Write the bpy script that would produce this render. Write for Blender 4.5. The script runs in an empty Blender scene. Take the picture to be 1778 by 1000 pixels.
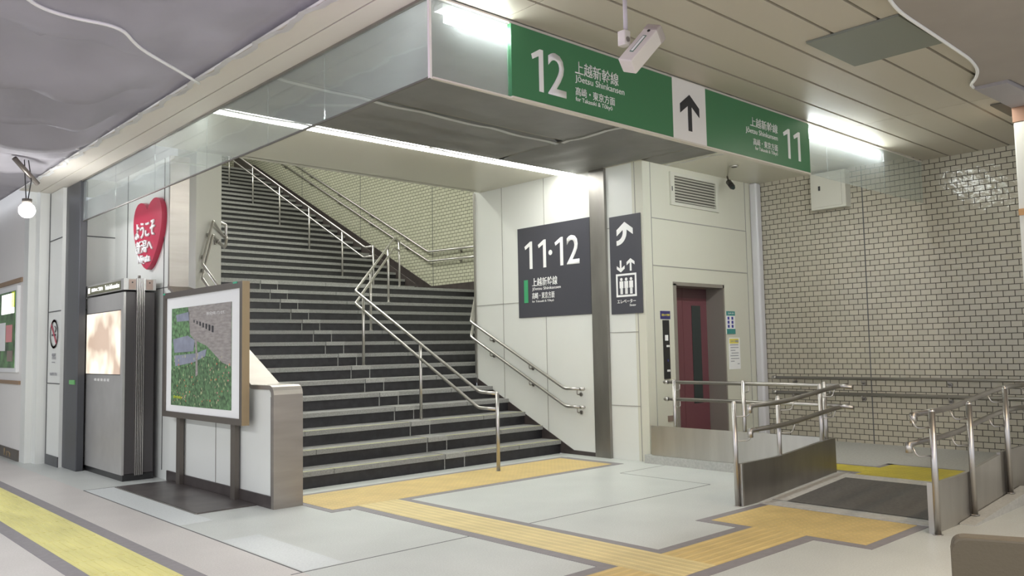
import bpy, bmesh, math, random
from mathutils import Vector, Matrix
random.seed(7)
SC = bpy.context.scene
COL = SC.collection
PI = math.pi

# ------------------------------------------------------------------ camera
F_PX = 1449.43
YAW, PIT, ROL = math.radians(42.6698), math.radians(4.13689), math.radians(-1.08044)
fw = Vector((math.sin(YAW)*math.cos(PIT), math.cos(YAW)*math.cos(PIT), math.sin(PIT)))
rt = Vector((math.cos(YAW), -math.sin(YAW), 0)); up = rt.cross(fw)
r2 = rt*math.cos(ROL) + up*math.sin(ROL); u2 = -rt*math.sin(ROL) + up*math.cos(ROL)
cd = bpy.data.cameras.new('camera'); cam = bpy.data.objects.new('camera', cd); COL.objects.link(cam)
cd.sensor_width = 36; cd.lens = 36*F_PX/1778; cd.clip_start = 0.05; cd.clip_end = 200
M = Matrix((r2, u2, -fw)).transposed().to_4x4(); M.translation = Vector((0, 0, 1.4))
cam.matrix_world = M
SC.camera = cam

# ------------------------------------------------------------------ world, exposure, large lights
w = bpy.data.worlds.new('world'); SC.world = w; w.use_nodes = True
w.node_tree.nodes['Background'].inputs[0].default_value = (.86, .90, 1.0, 1)
w.node_tree.nodes['Background'].inputs[1].default_value = .55
SC.view_settings.view_transform = 'Standard'; SC.view_settings.look = 'None'
SC.view_settings.gamma = 1; SC.view_settings.use_curve_mapping = False
SC.view_settings.exposure = 1.15
SC.cycles.max_bounces = 6; SC.cycles.diffuse_bounces = 4; SC.cycles.glossy_bounces = 3
SC.cycles.transparent_max_bounces = 12
SC.cycles.sample_clamp_indirect = 4

def area(name, loc, sx, sy, power, col=(1, 1, 1), rot=(0, 0, 0)):
    l = bpy.data.lights.new(name, 'AREA'); l.shape = 'RECTANGLE'; l.size = sx; l.size_y = sy
    l.energy = power; l.color = col
    o = bpy.data.objects.new(name, l); o.location = loc; o.rotation_euler = rot; COL.objects.link(o)
    return o
# unseen area lights added to light the concourse (behind and beside the camera)
area('concourse_fill', (-1.2, 3.0, 3.35), .3, 5, 75, (.97, .98, 1))
area('concourse_fill', (-1.2, 9.5, 3.3), .3, 5, 70, (.93, .96, 1))
area('concourse_fill', (1.2, -1.2, 3.5), 3, .3, 60, (1, .96, .90))
area('concourse_fill', (4.8, -0.2, 3.3), 3, .3, 56, (1, .78, .54))
pl = bpy.data.lights.new('purple_tint_light', 'POINT'); pl.energy = 9; pl.color = (.72, .35, 1); pl.shadow_soft_size = .15  # unseen point light added for the purple tint on the fabric ceiling
po_ = bpy.data.objects.new('purple_tint_light', pl); po_.location = (1.9, 3.5, 3.15); COL.objects.link(po_)
area('hall_lamp', (8.6, 2.6, 3.56), 1.2, .25, 5, (1, .95, .85))
# tubes on the high ceiling above the stairs
for yy in (11.5, 14.5, 17.5, 20.5):
    area('stair_lamp', (7.2, yy, 5.6+(yy-11.5)*.36), 2.4, .3, 60, (.98, 1, .93))

# ------------------------------------------------------------------ materials
MATS = {}
def mat(name, col, rough=.5, metal=0, emit=None, es=1, noise=None, bump=None, coat=0, spec=.5, aniso=0):
    """noise=(scale, amount, stretch xyz)  bump=(scale, strength)"""
    m = bpy.data.materials.new(name); m.use_nodes = True; nt = m.node_tree; b = nt.nodes['Principled BSDF']
    b.inputs['Base Color'].default_value = (*col, 1); b.inputs['Roughness'].default_value = rough
    b.inputs['Metallic'].default_value = metal; b.inputs['Specular IOR Level'].default_value = spec
    if coat: b.inputs['Coat Weight'].default_value = coat; b.inputs['Coat Roughness'].default_value = .08
    if emit: b.inputs['Emission Color'].default_value = (*emit, 1); b.inputs['Emission Strength'].default_value = es
    if noise or bump:
        g = nt.nodes.new('ShaderNodeNewGeometry')
    if noise:
        mp = nt.nodes.new('ShaderNodeMapping'); nt.links.new(g.outputs['Position'], mp.inputs[0])
        st = noise[2] if len(noise) > 2 else (1, 1, 1); mp.inputs['Scale'].default_value = st
        n = nt.nodes.new('ShaderNodeTexNoise'); n.inputs['Scale'].default_value = noise[0]; n.inputs['Detail'].default_value = 5
        nt.links.new(mp.outputs[0], n.inputs['Vector'])
        r = nt.nodes.new('ShaderNodeMapRange'); r.inputs['From Min'].default_value = .3; r.inputs['From Max'].default_value = .7
        r.inputs['To Min'].default_value = 1-noise[1]; r.inputs['To Max'].default_value = 1+noise[1]
        nt.links.new(n.outputs['Fac'], r.inputs['Value'])
        mx = nt.nodes.new('ShaderNodeMix'); mx.data_type = 'RGBA'; mx.blend_type = 'MULTIPLY'; mx.inputs[0].default_value = 1
        mx.inputs[6].default_value = (*col, 1); nt.links.new(r.outputs[0], mx.inputs[7])
        nt.links.new(mx.outputs[2], b.inputs['Base Color'])
    if bump:
        n2 = nt.nodes.new('ShaderNodeTexNoise'); n2.inputs['Scale'].default_value = bump[0]; nt.links.new(g.outputs['Position'], n2.inputs['Vector'])
        bp = nt.nodes.new('ShaderNodeBump'); bp.inputs['Strength'].default_value = bump[1]; bp.inputs['Distance'].default_value = .02
        nt.links.new(n2.outputs['Fac'], bp.inputs['Height']); nt.links.new(bp.outputs[0], b.inputs['Normal'])
    MATS[name] = m; return m

steel = mat('brushed_steel', (.52, .505, .475), .38, 1, noise=(6, .10, (1, 1, .15)))
steel_dk = mat('dull_steel', (.34, .325, .30), .40, 1, noise=(5, .12, (1, 1, .3)))
steel_pol = mat('polished_steel_tube', (.50, .48, .455), .33, 1)
cap_m = mat('satin_steel_cap', (.34, .31, .28), .42, .9, noise=(4, .12, (.3, .3, 2)))
bronze = mat('bronze_metal', (.17, .15, .13), .4, .7)
white_pan = mat('white_wall_panel', (.71, .72, .675), .32, noise=(1.5, .02))
cream_pan = mat('cream_wall_panel', (.62, .61, .54), .38)
shaft_pan = mat('cream_lift_panel', (.62, .61, .51), .42)
joint = mat('dark_joint', (.10, .10, .10), .8)
lt_joint = mat('grey_joint', (.34, .33, .30), .8)
dark_stone = mat('dark_brown_stone', (.055, .045, .042), .35, noise=(8, .2))
black_riser = mat('black_stone_riser', (.022, .021, .023), .38, noise=(12, .3))
tread_m = mat('grey_granite_tread', (.245, .245, .23), .6, noise=(70, .22))
tread_lt = mat('pale_granite_tread', (.31, .31, .29), .6, noise=(70, .2))
plank_m = mat('ceiling_plank', (.50, .46, .375), .45)
groove_m = mat('ceiling_groove', (.16, .145, .11), .7)
beam_m = mat('cream_beam', (.68, .64, .56), .42)
beige_soffit = mat('beige_soffit', (.60, .58, .48), .30, spec=.6)
sheet_m = mat('grey_protective_sheet', (.40, .395, .37), .42, noise=(2.5, .10), bump=(3, .5), spec=.6)
fabric_m = mat('grey_fabric_sheet', (.45, .43, .445), .75, noise=(1.1, .10))
brown_sheet = mat('brownish_sheet', (.34, .305, .27), .7, noise=(2, .06))
lav_sheet = mat('lavender_sheet', (.36, .34, .35), .6)
tape_m = mat('white_tape', (.86, .86, .84), .5)
green_m = mat('sign_green', (.055, .205, .09), .35)
sign_white = mat('sign_white', (.83, .81, .78), .4)
letter_w = mat('letter_white', (.88, .88, .86), .45)
letter_k = mat('letter_black', (.03, .03, .035), .45)
slate_m = mat('sign_slate', (.062, .062, .075), .4)
pillar_dk = mat('dark_pillar', (.055, .057, .062), .35)
yellow_r = mat('worn_yellow_guide', (.66, .61, .24), .6, noise=(5, .13, (1, .25, 1)))
border_m = mat('tactile_border', (.23, .215, .22), .6, noise=(20, .08))
border_w = mat('ramp_border_stone', (.46, .45, .41), .6, noise=(30, .12))
mat_dk = mat('dark_ramp_surface', (.10, .095, .085), .75, noise=(40, .15))
curb_m = mat('platform_granite', (.42, .42, .39), .6, noise=(40, .12))
hatch_m = mat('rusty_floor_hatch', (.13, .115, .11), .38, .5, noise=(3, .3))
red_m = mat('heart_red', (.46, .03, .07), .4)
maroon = mat('maroon_lift_door', (.15, .05, .06), .35)
dark_glass = mat('dark_window', (.03, .04, .037), .12)
rubber = mat('black_plastic', (.02, .02, .02), .35)
camera_m = mat('housing_offwhite', (.66, .62, .58), .4)
leather = mat('taupe_leather', (.105, .088, .062), .5, bump=(90, .08), spec=.25)
paper = mat('white_paper', (.86, .86, .84), .6)
paper_y = mat('yellow_paper', (.80, .70, .12), .6)
teal = mat('teal_print', (.05, .26, .24), .5)
blue = mat('blue_print', (.05, .05, .30), .5)
navy = mat('navy_print', (.04, .035, .14), .5)
grey_txt = mat('grey_print', (.35, .35, .37), .6)
wood_trim = mat('wood_trim', (.30, .20, .12), .5)
kiosk_m = mat('kiosk_steel', (.50, .49, .47), .35, .55, noise=(4, .06))
kiosk_side = mat('kiosk_side', (.085, .078, .078), .35, .3)
box_panel = mat('copper_grey_panel', (.33, .25, .21), .4, .4)
duct_m = mat('grille_cream', (.60, .59, .51), .45)
duct_dk = mat('grille_dark', (.12, .115, .095), .6)
plate_m = mat('grey_green_plate', (.21, .225, .19), .5)
lamp_m = mat('lit_tube', (1, 1, 1), .5, emit=(1, 1, .97), es=9)
lamp_c = mat('lit_tube_cool', (1, 1, 1), .5, emit=(.96, .98, 1), es=20)
bulb_m = mat('lit_bulb', (1, 1, 1), .5, emit=(.97, .98, 1), es=80)
ads_m = mat('lit_lettering', (1, 1, 1), .5, emit=(1, 1, .95), es=.6)
wood_pr = mat('print_wood', (.33, .30, .28), .5, noise=(9, .25, (1, 1, 5)))
green_pr = mat('print_green', (.13, .25, .11), .5, noise=(25, .7))
slate_pr = mat('print_blue_grey', (.27, .29, .36), .5, noise=(8, .15))
dkgrn_pr = mat('print_dark_green', (.10, .19, .085), .5, noise=(30, .7))
orange_pr = mat('print_orange', (.80, .20, .09), .5)
pink_pr = mat('print_pink', (.75, .30, .30), .5)
straw_pr = mat('print_straw', (.55, .55, .32), .5)
lime_pr = mat('print_lime', (.65, .75, .05), .5)
tan_frame = mat('tan_frame_edge', (.30, .22, .12), .5)
green_tape = mat('green_tape', (.05, .42, .24), .5)

def tile_mat(name, c1, c2, sc=1.0):
    m = bpy.data.materials.new(name); m.use_nodes = True; nt = m.node_tree; b = nt.nodes['Principled BSDF']
    L = nt.links.new
    g = nt.nodes.new('ShaderNodeNewGeometry'); s = nt.nodes.new('ShaderNodeSeparateXYZ'); L(g.outputs['Position'], s.inputs[0])
    a = nt.nodes.new('ShaderNodeMath'); a.operation = 'ADD'; L(s.outputs[0], a.inputs[0]); L(s.outputs[1], a.inputs[1])
    c = nt.nodes.new('ShaderNodeCombineXYZ'); L(a.outputs[0], c.inputs[0]); L(s.outputs[2], c.inputs[1])
    t = nt.nodes.new('ShaderNodeTexBrick'); L(c.outputs[0], t.inputs['Vector'])
    t.inputs['Color1'].default_value = (*c1, 1); t.inputs['Color2'].default_value = (*c2, 1); t.inputs['Mortar'].default_value = (.055, .05, .04, 1)
    t.inputs['Scale'].default_value = 1; t.inputs['Brick Width'].default_value = .1218; t.inputs['Row Height'].default_value = .0699
    t.inputs['Mortar Size'].default_value = .0042*sc; t.inputs['Mortar Smooth'].default_value = .1; t.inputs['Bias'].default_value = -.2
    L(t.outputs['Color'], b.inputs['Base Color'])
    r = nt.nodes.new('ShaderNodeMapRange'); L(t.outputs['Fac'], r.inputs[0]); r.inputs[3].default_value = .14; r.inputs[4].default_value = .8
    L(r.outputs[0], b.inputs['Roughness'])
    n = nt.nodes.new('ShaderNodeTexNoise'); n.inputs['Scale'].default_value = 11; L(g.outputs['Position'], n.inputs['Vector'])
    bp = nt.nodes.new('ShaderNodeBump'); bp.inputs['Strength'].default_value = .35; bp.inputs['Distance'].default_value = .02; L(n.outputs['Fac'], bp.inputs['Height'])
    inv = nt.nodes.new('ShaderNodeMath'); inv.operation = 'SUBTRACT'; inv.inputs[0].default_value = 1; L(t.outputs['Fac'], inv.inputs[1])
    bp2 = nt.nodes.new('ShaderNodeBump'); bp2.inputs['Strength'].default_value = .6; bp2.inputs['Distance'].default_value = .003
    L(inv.outputs[0], bp2.inputs['Height']); L(bp.outputs[0], bp2.inputs['Normal']); L(bp2.outputs[0], b.inputs['Normal'])
    return m
tile_m = tile_mat('cream_tile', (.47, .435, .345), (.42, .39, .31))
tile_s = tile_mat('stair_cream_tile', (.48, .475, .36), (.43, .43, .32), 1.2)

def tactile_mat(name, col, mode, axis='x'):
    """raised dots or bars, as bump in world units"""
    m = bpy.data.materials.new(name); m.use_nodes = True; nt = m.node_tree; b = nt.nodes['Principled BSDF']; L = nt.links.new
    b.inputs['Roughness'].default_value = .5
    g = nt.nodes.new('ShaderNodeNewGeometry'); s = nt.nodes.new('ShaderNodeSeparateXYZ'); L(g.outputs['Position'], s.inputs[0])
    def math_(op, a, bb=None):
        n = nt.nodes.new('ShaderNodeMath'); n.operation = op
        for i, v in enumerate((a, bb)):
            if v is None: continue
            if isinstance(v, (int, float)): n.inputs[i].default_value = v
            else: L(v, n.inputs[i])
        return n.outputs[0]
    def wav(o, p): return math_('COSINE', math_('MULTIPLY', o, 2*PI/p))
    if mode == 'dots':
        h = math_('MULTIPLY', math_('MAXIMUM', wav(s.outputs[0], .06), 0), math_('MAXIMUM', wav(s.outputs[1], .06), 0))
    else:
        h = math_('MAXIMUM', wav(s.outputs[0 if axis == 'x' else 1], .075), 0)
    h = math_('MINIMUM', math_('MULTIPLY', h, 2.2), 1)
    n = nt.nodes.new('ShaderNodeTexNoise'); n.inputs['Scale'].default_value = 4; n.inputs['Detail'].default_value = 6; L(g.outputs['Position'], n.inputs['Vector'])
    mr = nt.nodes.new('ShaderNodeMapRange'); L(n.outputs[0], mr.inputs[0]); mr.inputs[1].default_value = .3; mr.inputs[2].default_value = .7; mr.inputs[3].default_value = .88; mr.inputs[4].default_value = 1.06
    mr2 = nt.nodes.new('ShaderNodeMapRange'); L(h, mr2.inputs[0]); mr2.inputs[3].default_value = .96; mr2.inputs[4].default_value = 1.10
    mx = nt.nodes.new('ShaderNodeMix'); mx.data_type = 'RGBA'; mx.blend_type = 'MULTIPLY'; mx.inputs[0].default_value = 1
    mx.inputs[6].default_value = (*col, 1); L(math_('MULTIPLY', mr.outputs[0], mr2.outputs[0]), mx.inputs[7]); L(mx.outputs[2], b.inputs['Base Color'])
    bp = nt.nodes.new('ShaderNodeBump'); bp.inputs['Distance'].default_value = .005; bp.inputs['Strength'].default_value = .8
    L(h, bp.inputs['Height']); L(bp.outputs[0], b.inputs['Normal'])
    return m
YC = (.62, .46, .18)
dots_m = tactile_mat('yellow_warning_dots', YC, 'dots')
bars_y = tactile_mat('yellow_guide_bars', (.65, .53, .25), 'bars', 'x')
bars_x = tactile_mat('yellow_guide_bars_cross', YC, 'bars', 'y')
dots_p = tactile_mat('olive_yellow_dots', (.55, .46, .04), 'dots')

def glass_mat():
    m = bpy.data.materials.new('tinted_glass'); m.use_nodes = True; nt = m.node_tree; nt.nodes.clear(); L = nt.links.new
    o = nt.nodes.new('ShaderNodeOutputMaterial'); tr = nt.nodes.new('ShaderNodeBsdfTransparent'); tr.inputs[0].default_value = (.945, .965, .955, 1)
    gl = nt.nodes.new('ShaderNodeBsdfGlossy'); gl.inputs['Roughness'].default_value = .03; gl.inputs[0].default_value = (.9, .93, .93, 1)
    df = nt.nodes.new('ShaderNodeBsdfDiffuse'); df.inputs[0].default_value = (.64, .67, .67, 1)
    tl = nt.nodes.new('ShaderNodeBsdfTranslucent'); tl.inputs[0].default_value = (.75, .82, .80, 1)
    lw_ = nt.nodes.new('ShaderNodeLayerWeight'); lw_.inputs[0].default_value = .5
    pw = nt.nodes.new('ShaderNodeMath'); pw.operation = 'POWER'; L(lw_.outputs['Facing'], pw.inputs[0]); pw.inputs[1].default_value = 3.0
    fr = nt.nodes.new('ShaderNodeMath'); fr.operation = 'MULTIPLY_ADD'; L(pw.outputs[0], fr.inputs[0]); fr.inputs[1].default_value = .45; fr.inputs[2].default_value = .03
    m0 = nt.nodes.new('ShaderNodeMixShader'); m0.inputs[0].default_value = .5; L(df.outputs[0], m0.inputs[1]); L(tl.outputs[0], m0.inputs[2])
    m1 = nt.nodes.new('ShaderNodeMixShader'); m1.inputs[0].default_value = .17; L(tr.outputs[0], m1.inputs[1]); L(m0.outputs[0], m1.inputs[2])
    m2 = nt.nodes.new('ShaderNodeMixShader'); L(fr.outputs[0], m2.inputs[0]); L(m1.outputs[0], m2.inputs[1]); L(gl.outputs[0], m2.inputs[2])
    L(m2.outputs[0], o.inputs[0]); return m
glass_m = glass_mat()

def floor_mat():
    m = bpy.data.materials.new('granite_floor'); m.use_nodes = True; nt = m.node_tree; b = nt.nodes['Principled BSDF']; L = nt.links.new
    b.inputs['Roughness'].default_value = .38
    g = nt.nodes.new('ShaderNodeNewGeometry'); s = nt.nodes.new('ShaderNodeSeparateXYZ'); L(g.outputs['Position'], s.inputs[0])
    n1 = nt.nodes.new('ShaderNodeTexNoise'); n1.inputs['Scale'].default_value = 90; n1.inputs['Detail'].default_value = 4; L(g.outputs['Position'], n1.inputs['Vector'])
    n2 = nt.nodes.new('ShaderNodeTexNoise'); n2.inputs['Scale'].default_value = 1.6; n2.inputs['Detail'].default_value = 6; L(g.outputs['Position'], n2.inputs['Vector'])
    r1 = nt.nodes.new('ShaderNodeMapRange'); L(n1.outputs[0], r1.inputs[0]); r1.inputs[1].default_value = .3; r1.inputs[2].default_value = .7; r1.inputs[3].default_value = .90; r1.inputs[4].default_value = 1.08
    r2_ = nt.nodes.new('ShaderNodeMapRange'); L(n2.outputs[0], r2_.inputs[0]); r2_.inputs[1].default_value = .3; r2_.inputs[2].default_value = .7; r2_.inputs[3].default_value = .93; r2_.inputs[4].default_value = 1.04
    mu = nt.nodes.new('ShaderNodeMath'); mu.operation = 'MULTIPLY'; L(r1.outputs[0], mu.inputs[0]); L(r2_.outputs[0], mu.inputs[1])
    # two stones: greyish slabs in front of the stairs, warmer terrazzo in the concourse strip
    st = nt.nodes.new('ShaderNodeMath'); st.operation = 'GREATER_THAN'; L(s.outputs[0], st.inputs[0]); st.inputs[1].default_value = 2.68
    c = nt.nodes.new('ShaderNodeMix'); c.data_type = 'RGBA'; L(st.outputs[0], c.inputs[0])
    c.inputs[6].default_value = (.56, .53, .50, 1); c.inputs[7].default_value = (.53, .55, .52, 1)
    mx = nt.nodes.new('ShaderNodeMix'); mx.data_type = 'RGBA'; mx.blend_type = 'MULTIPLY'; mx.inputs[0].default_value = 1
    L(c.outputs[2], mx.inputs[6]); L(mu.outputs[0], mx.inputs[7]); L(mx.outputs[2], b.inputs['Base Color'])
    return m
floor_m = floor_mat()

def screen_mat():
    m = bpy.data.materials.new('lit_screen'); m.use_nodes = True; nt = m.node_tree; b = nt.nodes['Principled BSDF']; L = nt.links.new
    g = nt.nodes.new('ShaderNodeNewGeometry'); n = nt.nodes.new('ShaderNodeTexNoise'); n.inputs['Scale'].default_value = 2.2; n.inputs['Detail'].default_value = 2
    L(g.outputs['Position'], n.inputs['Vector'])
    cr = nt.nodes.new('ShaderNodeValToRGB'); L(n.outputs[0], cr.inputs[0])
    e = cr.color_ramp.elements; e[0].position = .38; e[0].color = (.42, .30, .22, 1); e[1].position = .60; e[1].color = (1, .90, .72, 1)  # warm reflected glare put into the screen's emission colour
    L(cr.outputs[0], b.inputs['Emission Color']); b.inputs['Emission Strength'].default_value = .62
    b.inputs['Base Color'].default_value = (.2, .18, .16, 1); b.inputs['Roughness'].default_value = .2
    return m
screen_m = screen_mat()

# ------------------------------------------------------------------ mesh helpers
def box(bm, x0, x1, y0, y1, z0, z1, mi=0):
    vs = [bm.verts.new(p) for p in ((x0, y0, z0), (x1, y0, z0), (x1, y1, z0), (x0, y1, z0), (x0, y0, z1), (x1, y0, z1), (x1, y1, z1), (x0, y1, z1))]
    for q in ((0, 3, 2, 1), (4, 5, 6, 7), (0, 1, 5, 4), (1, 2, 6, 5), (2, 3, 7, 6), (3, 0, 4, 7)):
        f = bm.faces.new([vs[i] for i in q]); f.material_index = mi
    return vs
def prism(bm, pts, d, mi=0):
    """polygon pts (3D) extruded along vector d"""
    d = Vector(d); a = [bm.verts.new(p) for p in pts]; b = [bm.verts.new(Vector(p)+d) for p in pts]; n = len(pts)
    fs = [bm.faces.new(a), bm.faces.new(list(reversed(b)))]
    for i in range(n): fs.append(bm.faces.new((a[i], b[i], b[(i+1) % n], a[(i+1) % n])))
    for f in fs: f.material_index = mi
    return fs
def tube(bm, pts, r, seg=12, mi=0, caps=True):
    pts = [Vector(p) for p in pts]; n = len(pts); rings = []
    prev = None
    for i, p in enumerate(pts):
        t = ((pts[i]-pts[i-1]).normalized() if i else Vector()) + ((pts[i+1]-pts[i]).normalized() if i < n-1 else Vector())
        if t.length < 1e-6: t = (pts[i]-pts[i-1])
        t.normalize()
        if prev is None:
            a = Vector((0, 0, 1)) if abs(t.z) < .9 else Vector((1, 0, 0)); u = t.cross(a).normalized()
        else:
            u = (prev - t*prev.dot(t)).normalized()
        prev = u; v = t.cross(u)
        k = 1.0
        if 0 < i < n-1:
            c = (pts[i]-pts[i-1]).normalized().dot((pts[i+1]-pts[i]).normalized()); k = 1/max(.6, math.sqrt((1+c)/2))
        rings.append([bm.verts.new(p+(u*math.cos(2*PI*j/seg)+v*math.sin(2*PI*j/seg))*r*(1+(k-1)*.5)) for j in range(seg)])
    for i in range(n-1):
        for j in range(seg):
            f = bm.faces.new((rings[i][j], rings[i][(j+1) % seg], rings[i+1][(j+1) % seg], rings[i+1][j])); f.smooth = True; f.material_index = mi
    if caps:
        for rr, s in ((rings[0], 1), (rings[-1], -1)):
            f = bm.faces.new(rr if s < 0 else list(reversed(rr))); f.material_index = mi
def rounded(pts, rad=.06, n=4):
    """round the inner corners of a polyline"""
    pts = [Vector(p) for p in pts]; out = [pts[0]]
    for i in range(1, len(pts)-1):
        a, b, c = pts[i-1], pts[i], pts[i+1]; r = min(rad, (a-b).length*.45, (c-b).length*.45)
        p, q = b+(a-b).normalized()*r, b+(c-b).normalized()*r
        for k in range(n+1):
            t = k/n; out.append(p*(1-t)**2 + b*2*t*(1-t) + q*t*t)
    out.append(pts[-1]); return out
def dome(bm, c, r, seg=12, rings=4, mi=0, axis=Vector((0, 0, 1))):
    axis = Vector(axis).normalized(); a = Vector((1, 0, 0)) if abs(axis.x) < .9 else Vector((0, 1, 0)); u = axis.cross(a).normalized(); v = axis.cross(u); c = Vector(c)
    prev = [bm.verts.new(c+(u*math.cos(2*PI*j/seg)+v*math.sin(2*PI*j/seg))*r) for j in range(seg)]
    for i in range(1, rings):
        t = i/rings*PI/2; cur = [bm.verts.new(c+axis*r*math.sin(t)+(u*math.cos(2*PI*j/seg)+v*math.sin(2*PI*j/seg))*r*math.cos(t)) for j in range(seg)]
        for j in range(seg):
            f = bm.faces.new((prev[j], prev[(j+1) % seg], cur[(j+1) % seg], cur[j])); f.smooth = True; f.material_index = mi
        prev = cur
    tp = bm.verts.new(c+axis*r)
    for j in range(seg):
        f = bm.faces.new((prev[j], prev[(j+1) % seg], tp)); f.smooth = True; f.material_index = mi
def bevel(bm, w, seg=2):
    bmesh.ops.bevel(bm, geom=bm.edges[:], offset=w, segments=seg, affect='EDGES', profile=.5)
WORLD = {}
def obj(name, bm, mats, parent=None, label=None):
    if not isinstance(mats, (list, tuple)): mats = [mats]
    bmesh.ops.recalc_face_normals(bm, faces=bm.faces[:])
    me = bpy.data.meshes.new(name)
    org = WORLD.get(parent.name, Vector()) if parent else None
    if parent:
        bm.transform(Matrix.Translation(-org))
    else:
        lo = Vector((min(v.co.x for v in bm.verts), min(v.co.y for v in bm.verts), min(v.co.z for v in bm.verts)))
        hi = Vector((max(v.co.x for v in bm.verts), max(v.co.y for v in bm.verts), max(v.co.z for v in bm.verts)))
        base = Vector(((lo.x+hi.x)/2, (lo.y+hi.y)/2, lo.z)); bm.transform(Matrix.Translation(-base))
    bm.to_mesh(me); bm.free()
    for m in mats: me.materials.append(m)
    o = bpy.data.objects.new(name, me); COL.objects.link(o)
    if parent: o.parent = parent; WORLD[o.name] = org
    else: o.location = base; WORLD[o.name] = base
    if label: o['label'] = label
    return o
def B(*boxes):
    bm = bmesh.new()
    for b in boxes: box(bm, *b)
    return bm
def tag(o, label, cat, group=None, kind=None):
    o['label'] = label; o['category'] = cat
    if group: o['group'] = group
    if kind: o['kind'] = kind
    return o
def thing(name, loc, label, cat, group=None):
    o = bpy.data.objects.new(name, None); o.empty_display_size = .1; o.location = loc; COL.objects.link(o); WORLD[o.name] = Vector(loc)
    return tag(o, label, cat, group)
def struct(name, bm, mats, parent=None):
    o = obj(name, bm, mats, parent)
    if not parent: o['kind'] = 'structure'
    return o
DG = None
def text(name, body, O, u, v, width, height, m, parent, bold=0.0, depth=.002, label=None, stretch=True):
    """lettering fitted into width x height, lower left at O, u right, v up"""
    cu = bpy.data.curves.new('t', 'FONT'); cu.body = body; cu.size = 1; cu.offset = bold; cu.resolution_u = 3
    t = bpy.data.objects.new('t', cu); COL.objects.link(t)
    dg = bpy.context.evaluated_depsgraph_get(); me = bpy.data.meshes.new_from_object(t.evaluated_get(dg))
    bpy.data.objects.remove(t); bpy.data.curves.remove(cu)
    bm = bmesh.new(); bm.from_mesh(me); bpy.data.meshes.remove(me)
    xs = [q.co.x for q in bm.verts]; ys = [q.co.y for q in bm.verts]
    x0, x1, y0, y1 = min(xs), max(xs), min(ys), max(ys)
    sx = width/(x1-x0) if width else 0; sy = height/(y1-y0) if height else sx
    if not sx: sx = sy
    u, v, O = Vector(u), Vector(v), Vector(O); n = u.cross(v).normalized()
    ext = bmesh.ops.extrude_face_region(bm, geom=bm.faces[:])
    for q in bm.verts: q.co.z = 0
    for g in ext['geom']:
        if isinstance(g, bmesh.types.BMVert): g.co.z = depth
    for q in bm.verts:
        q.co = O + u*(q.co.x-x0)*sx + v*(q.co.y-y0)*sy + n*q.co.z
    return obj(name, bm, m, parent, label)
X, Y, Z = Vector((1, 0, 0)), Vector((0, 1, 0)), Vector((0, 0, 1))

# ================================================================== SETTING
# ---- floor (with stone joints cut as thin dark inlays)
bm = bmesh.new()
box(bm, -9, 12, -4, 7.84, -.2, 0); box(bm, -9, 3.6, 7.84, 20, -.2, 0)
for b in ((2.672, 2.688, 4.93, 9.60), (2.0, 2.72, 4.915, 4.927)): pass
for (x0, x1, y0, y1) in ((2.674, 2.686, 4.93, 9.58), (2.68, 3.36, 9.575, 9.587), (2.60, 7.2, 4.925, 4.935), (4.0, 4.01, 6.5, 7.84),
                         (5.9, 8.3, 1.9, 1.908), (0.6, 0.606, -3, 14), (3.40, 3.408, -3, 3.0), (7.2, 8.02, 6.1, 6.106), (7.2, 7.206, 4.93, 6.1)):
    box(bm, x0, x1, y0, y1, -.01, .0012, 1)
# paler slab strips beside the hatch
box(bm, 2.69, 2.975, 7.0, 9.57, -.01, .0010, 2); box(bm, 2.70, 3.0, 4.95, 6.2, -.01, .0010, 2)
pale_slab = mat('pale_granite_slab', (.585, .61, .60), .45, noise=(60, .08))
struct('floor', bm, [floor_m, joint, pale_slab])

# ---- slatted ceiling of the hall (z 3.62)
bm = bmesh.new(); edges = [-3.0] + [2.06-.333*k for k in range(14, 0, -1)] + [2.06, 2.395, 2.73, 3.06, 3.39, 3.72, 4.04]
box(bm, 3.08, 10.66, -3.0, 4.04, 3.66, 3.72, 1)
for a, b in zip(edges[:-1], edges[1:]):
    if b-a < .05: continue
    for x0, x1 in ((3.08, 3.70), (3.70, 8.38), (8.38, 10.66)):
        box(bm, x0+(.004 if x0 > 3.1 else 0), x1-.004, a+.012, b-.012, 3.62, 3.66, 0)
struct('ceiling', bm, [plank_m, groove_m])
# ---- inner ceiling behind the sign and above the lower stairs
struct('ceiling', B((3.08, 8.06, 4.06, 7.45, 3.69, 3.75), (8.06, 10.66, 4.06, 6.40, 3.69, 3.75), (8.06, 8.3, 6.40, 7.45, 3.69, 3.75)), beige_soffit)
bm = bmesh.new(); box(bm, 3.08, 8.10, 7.70, 9.35, 3.74, 3.80); box(bm, 3.08, 8.10, 9.33, 9.45, 3.74, 6.2); box(bm, 3.08, 8.1, 7.44, 7.67, 3.80, 3.86); struct('ceiling', bm, beige_soffit)
# ---- stairwell high ceiling
bm = bmesh.new(); prism(bm, [(3.5, 9.4, 6.0), (3.5, 23.2, 10.2), (3.5, 23.2, 10.4), (3.5, 9.4, 6.2)], (7.3, 0, 0)); struct('ceiling', bm, beige_soffit)

# ---- cream beam along the left glass
bm = bmesh.new()
box(bm, 2.62, 2.850, -3, 12.42, 3.605, 3.80); box(bm, 2.862, 3.06, -3, 12.42, 3.605, 3.80); box(bm, 2.84, 2.87, -3, 12.42, 3.62, 3.79, 1)
box(bm, 3.055, 3.078, 4.05, 11.8, 3.585, 3.62, 2)
bt = struct('trim_1', bm, [beam_m, lt_joint, steel_dk])

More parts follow.
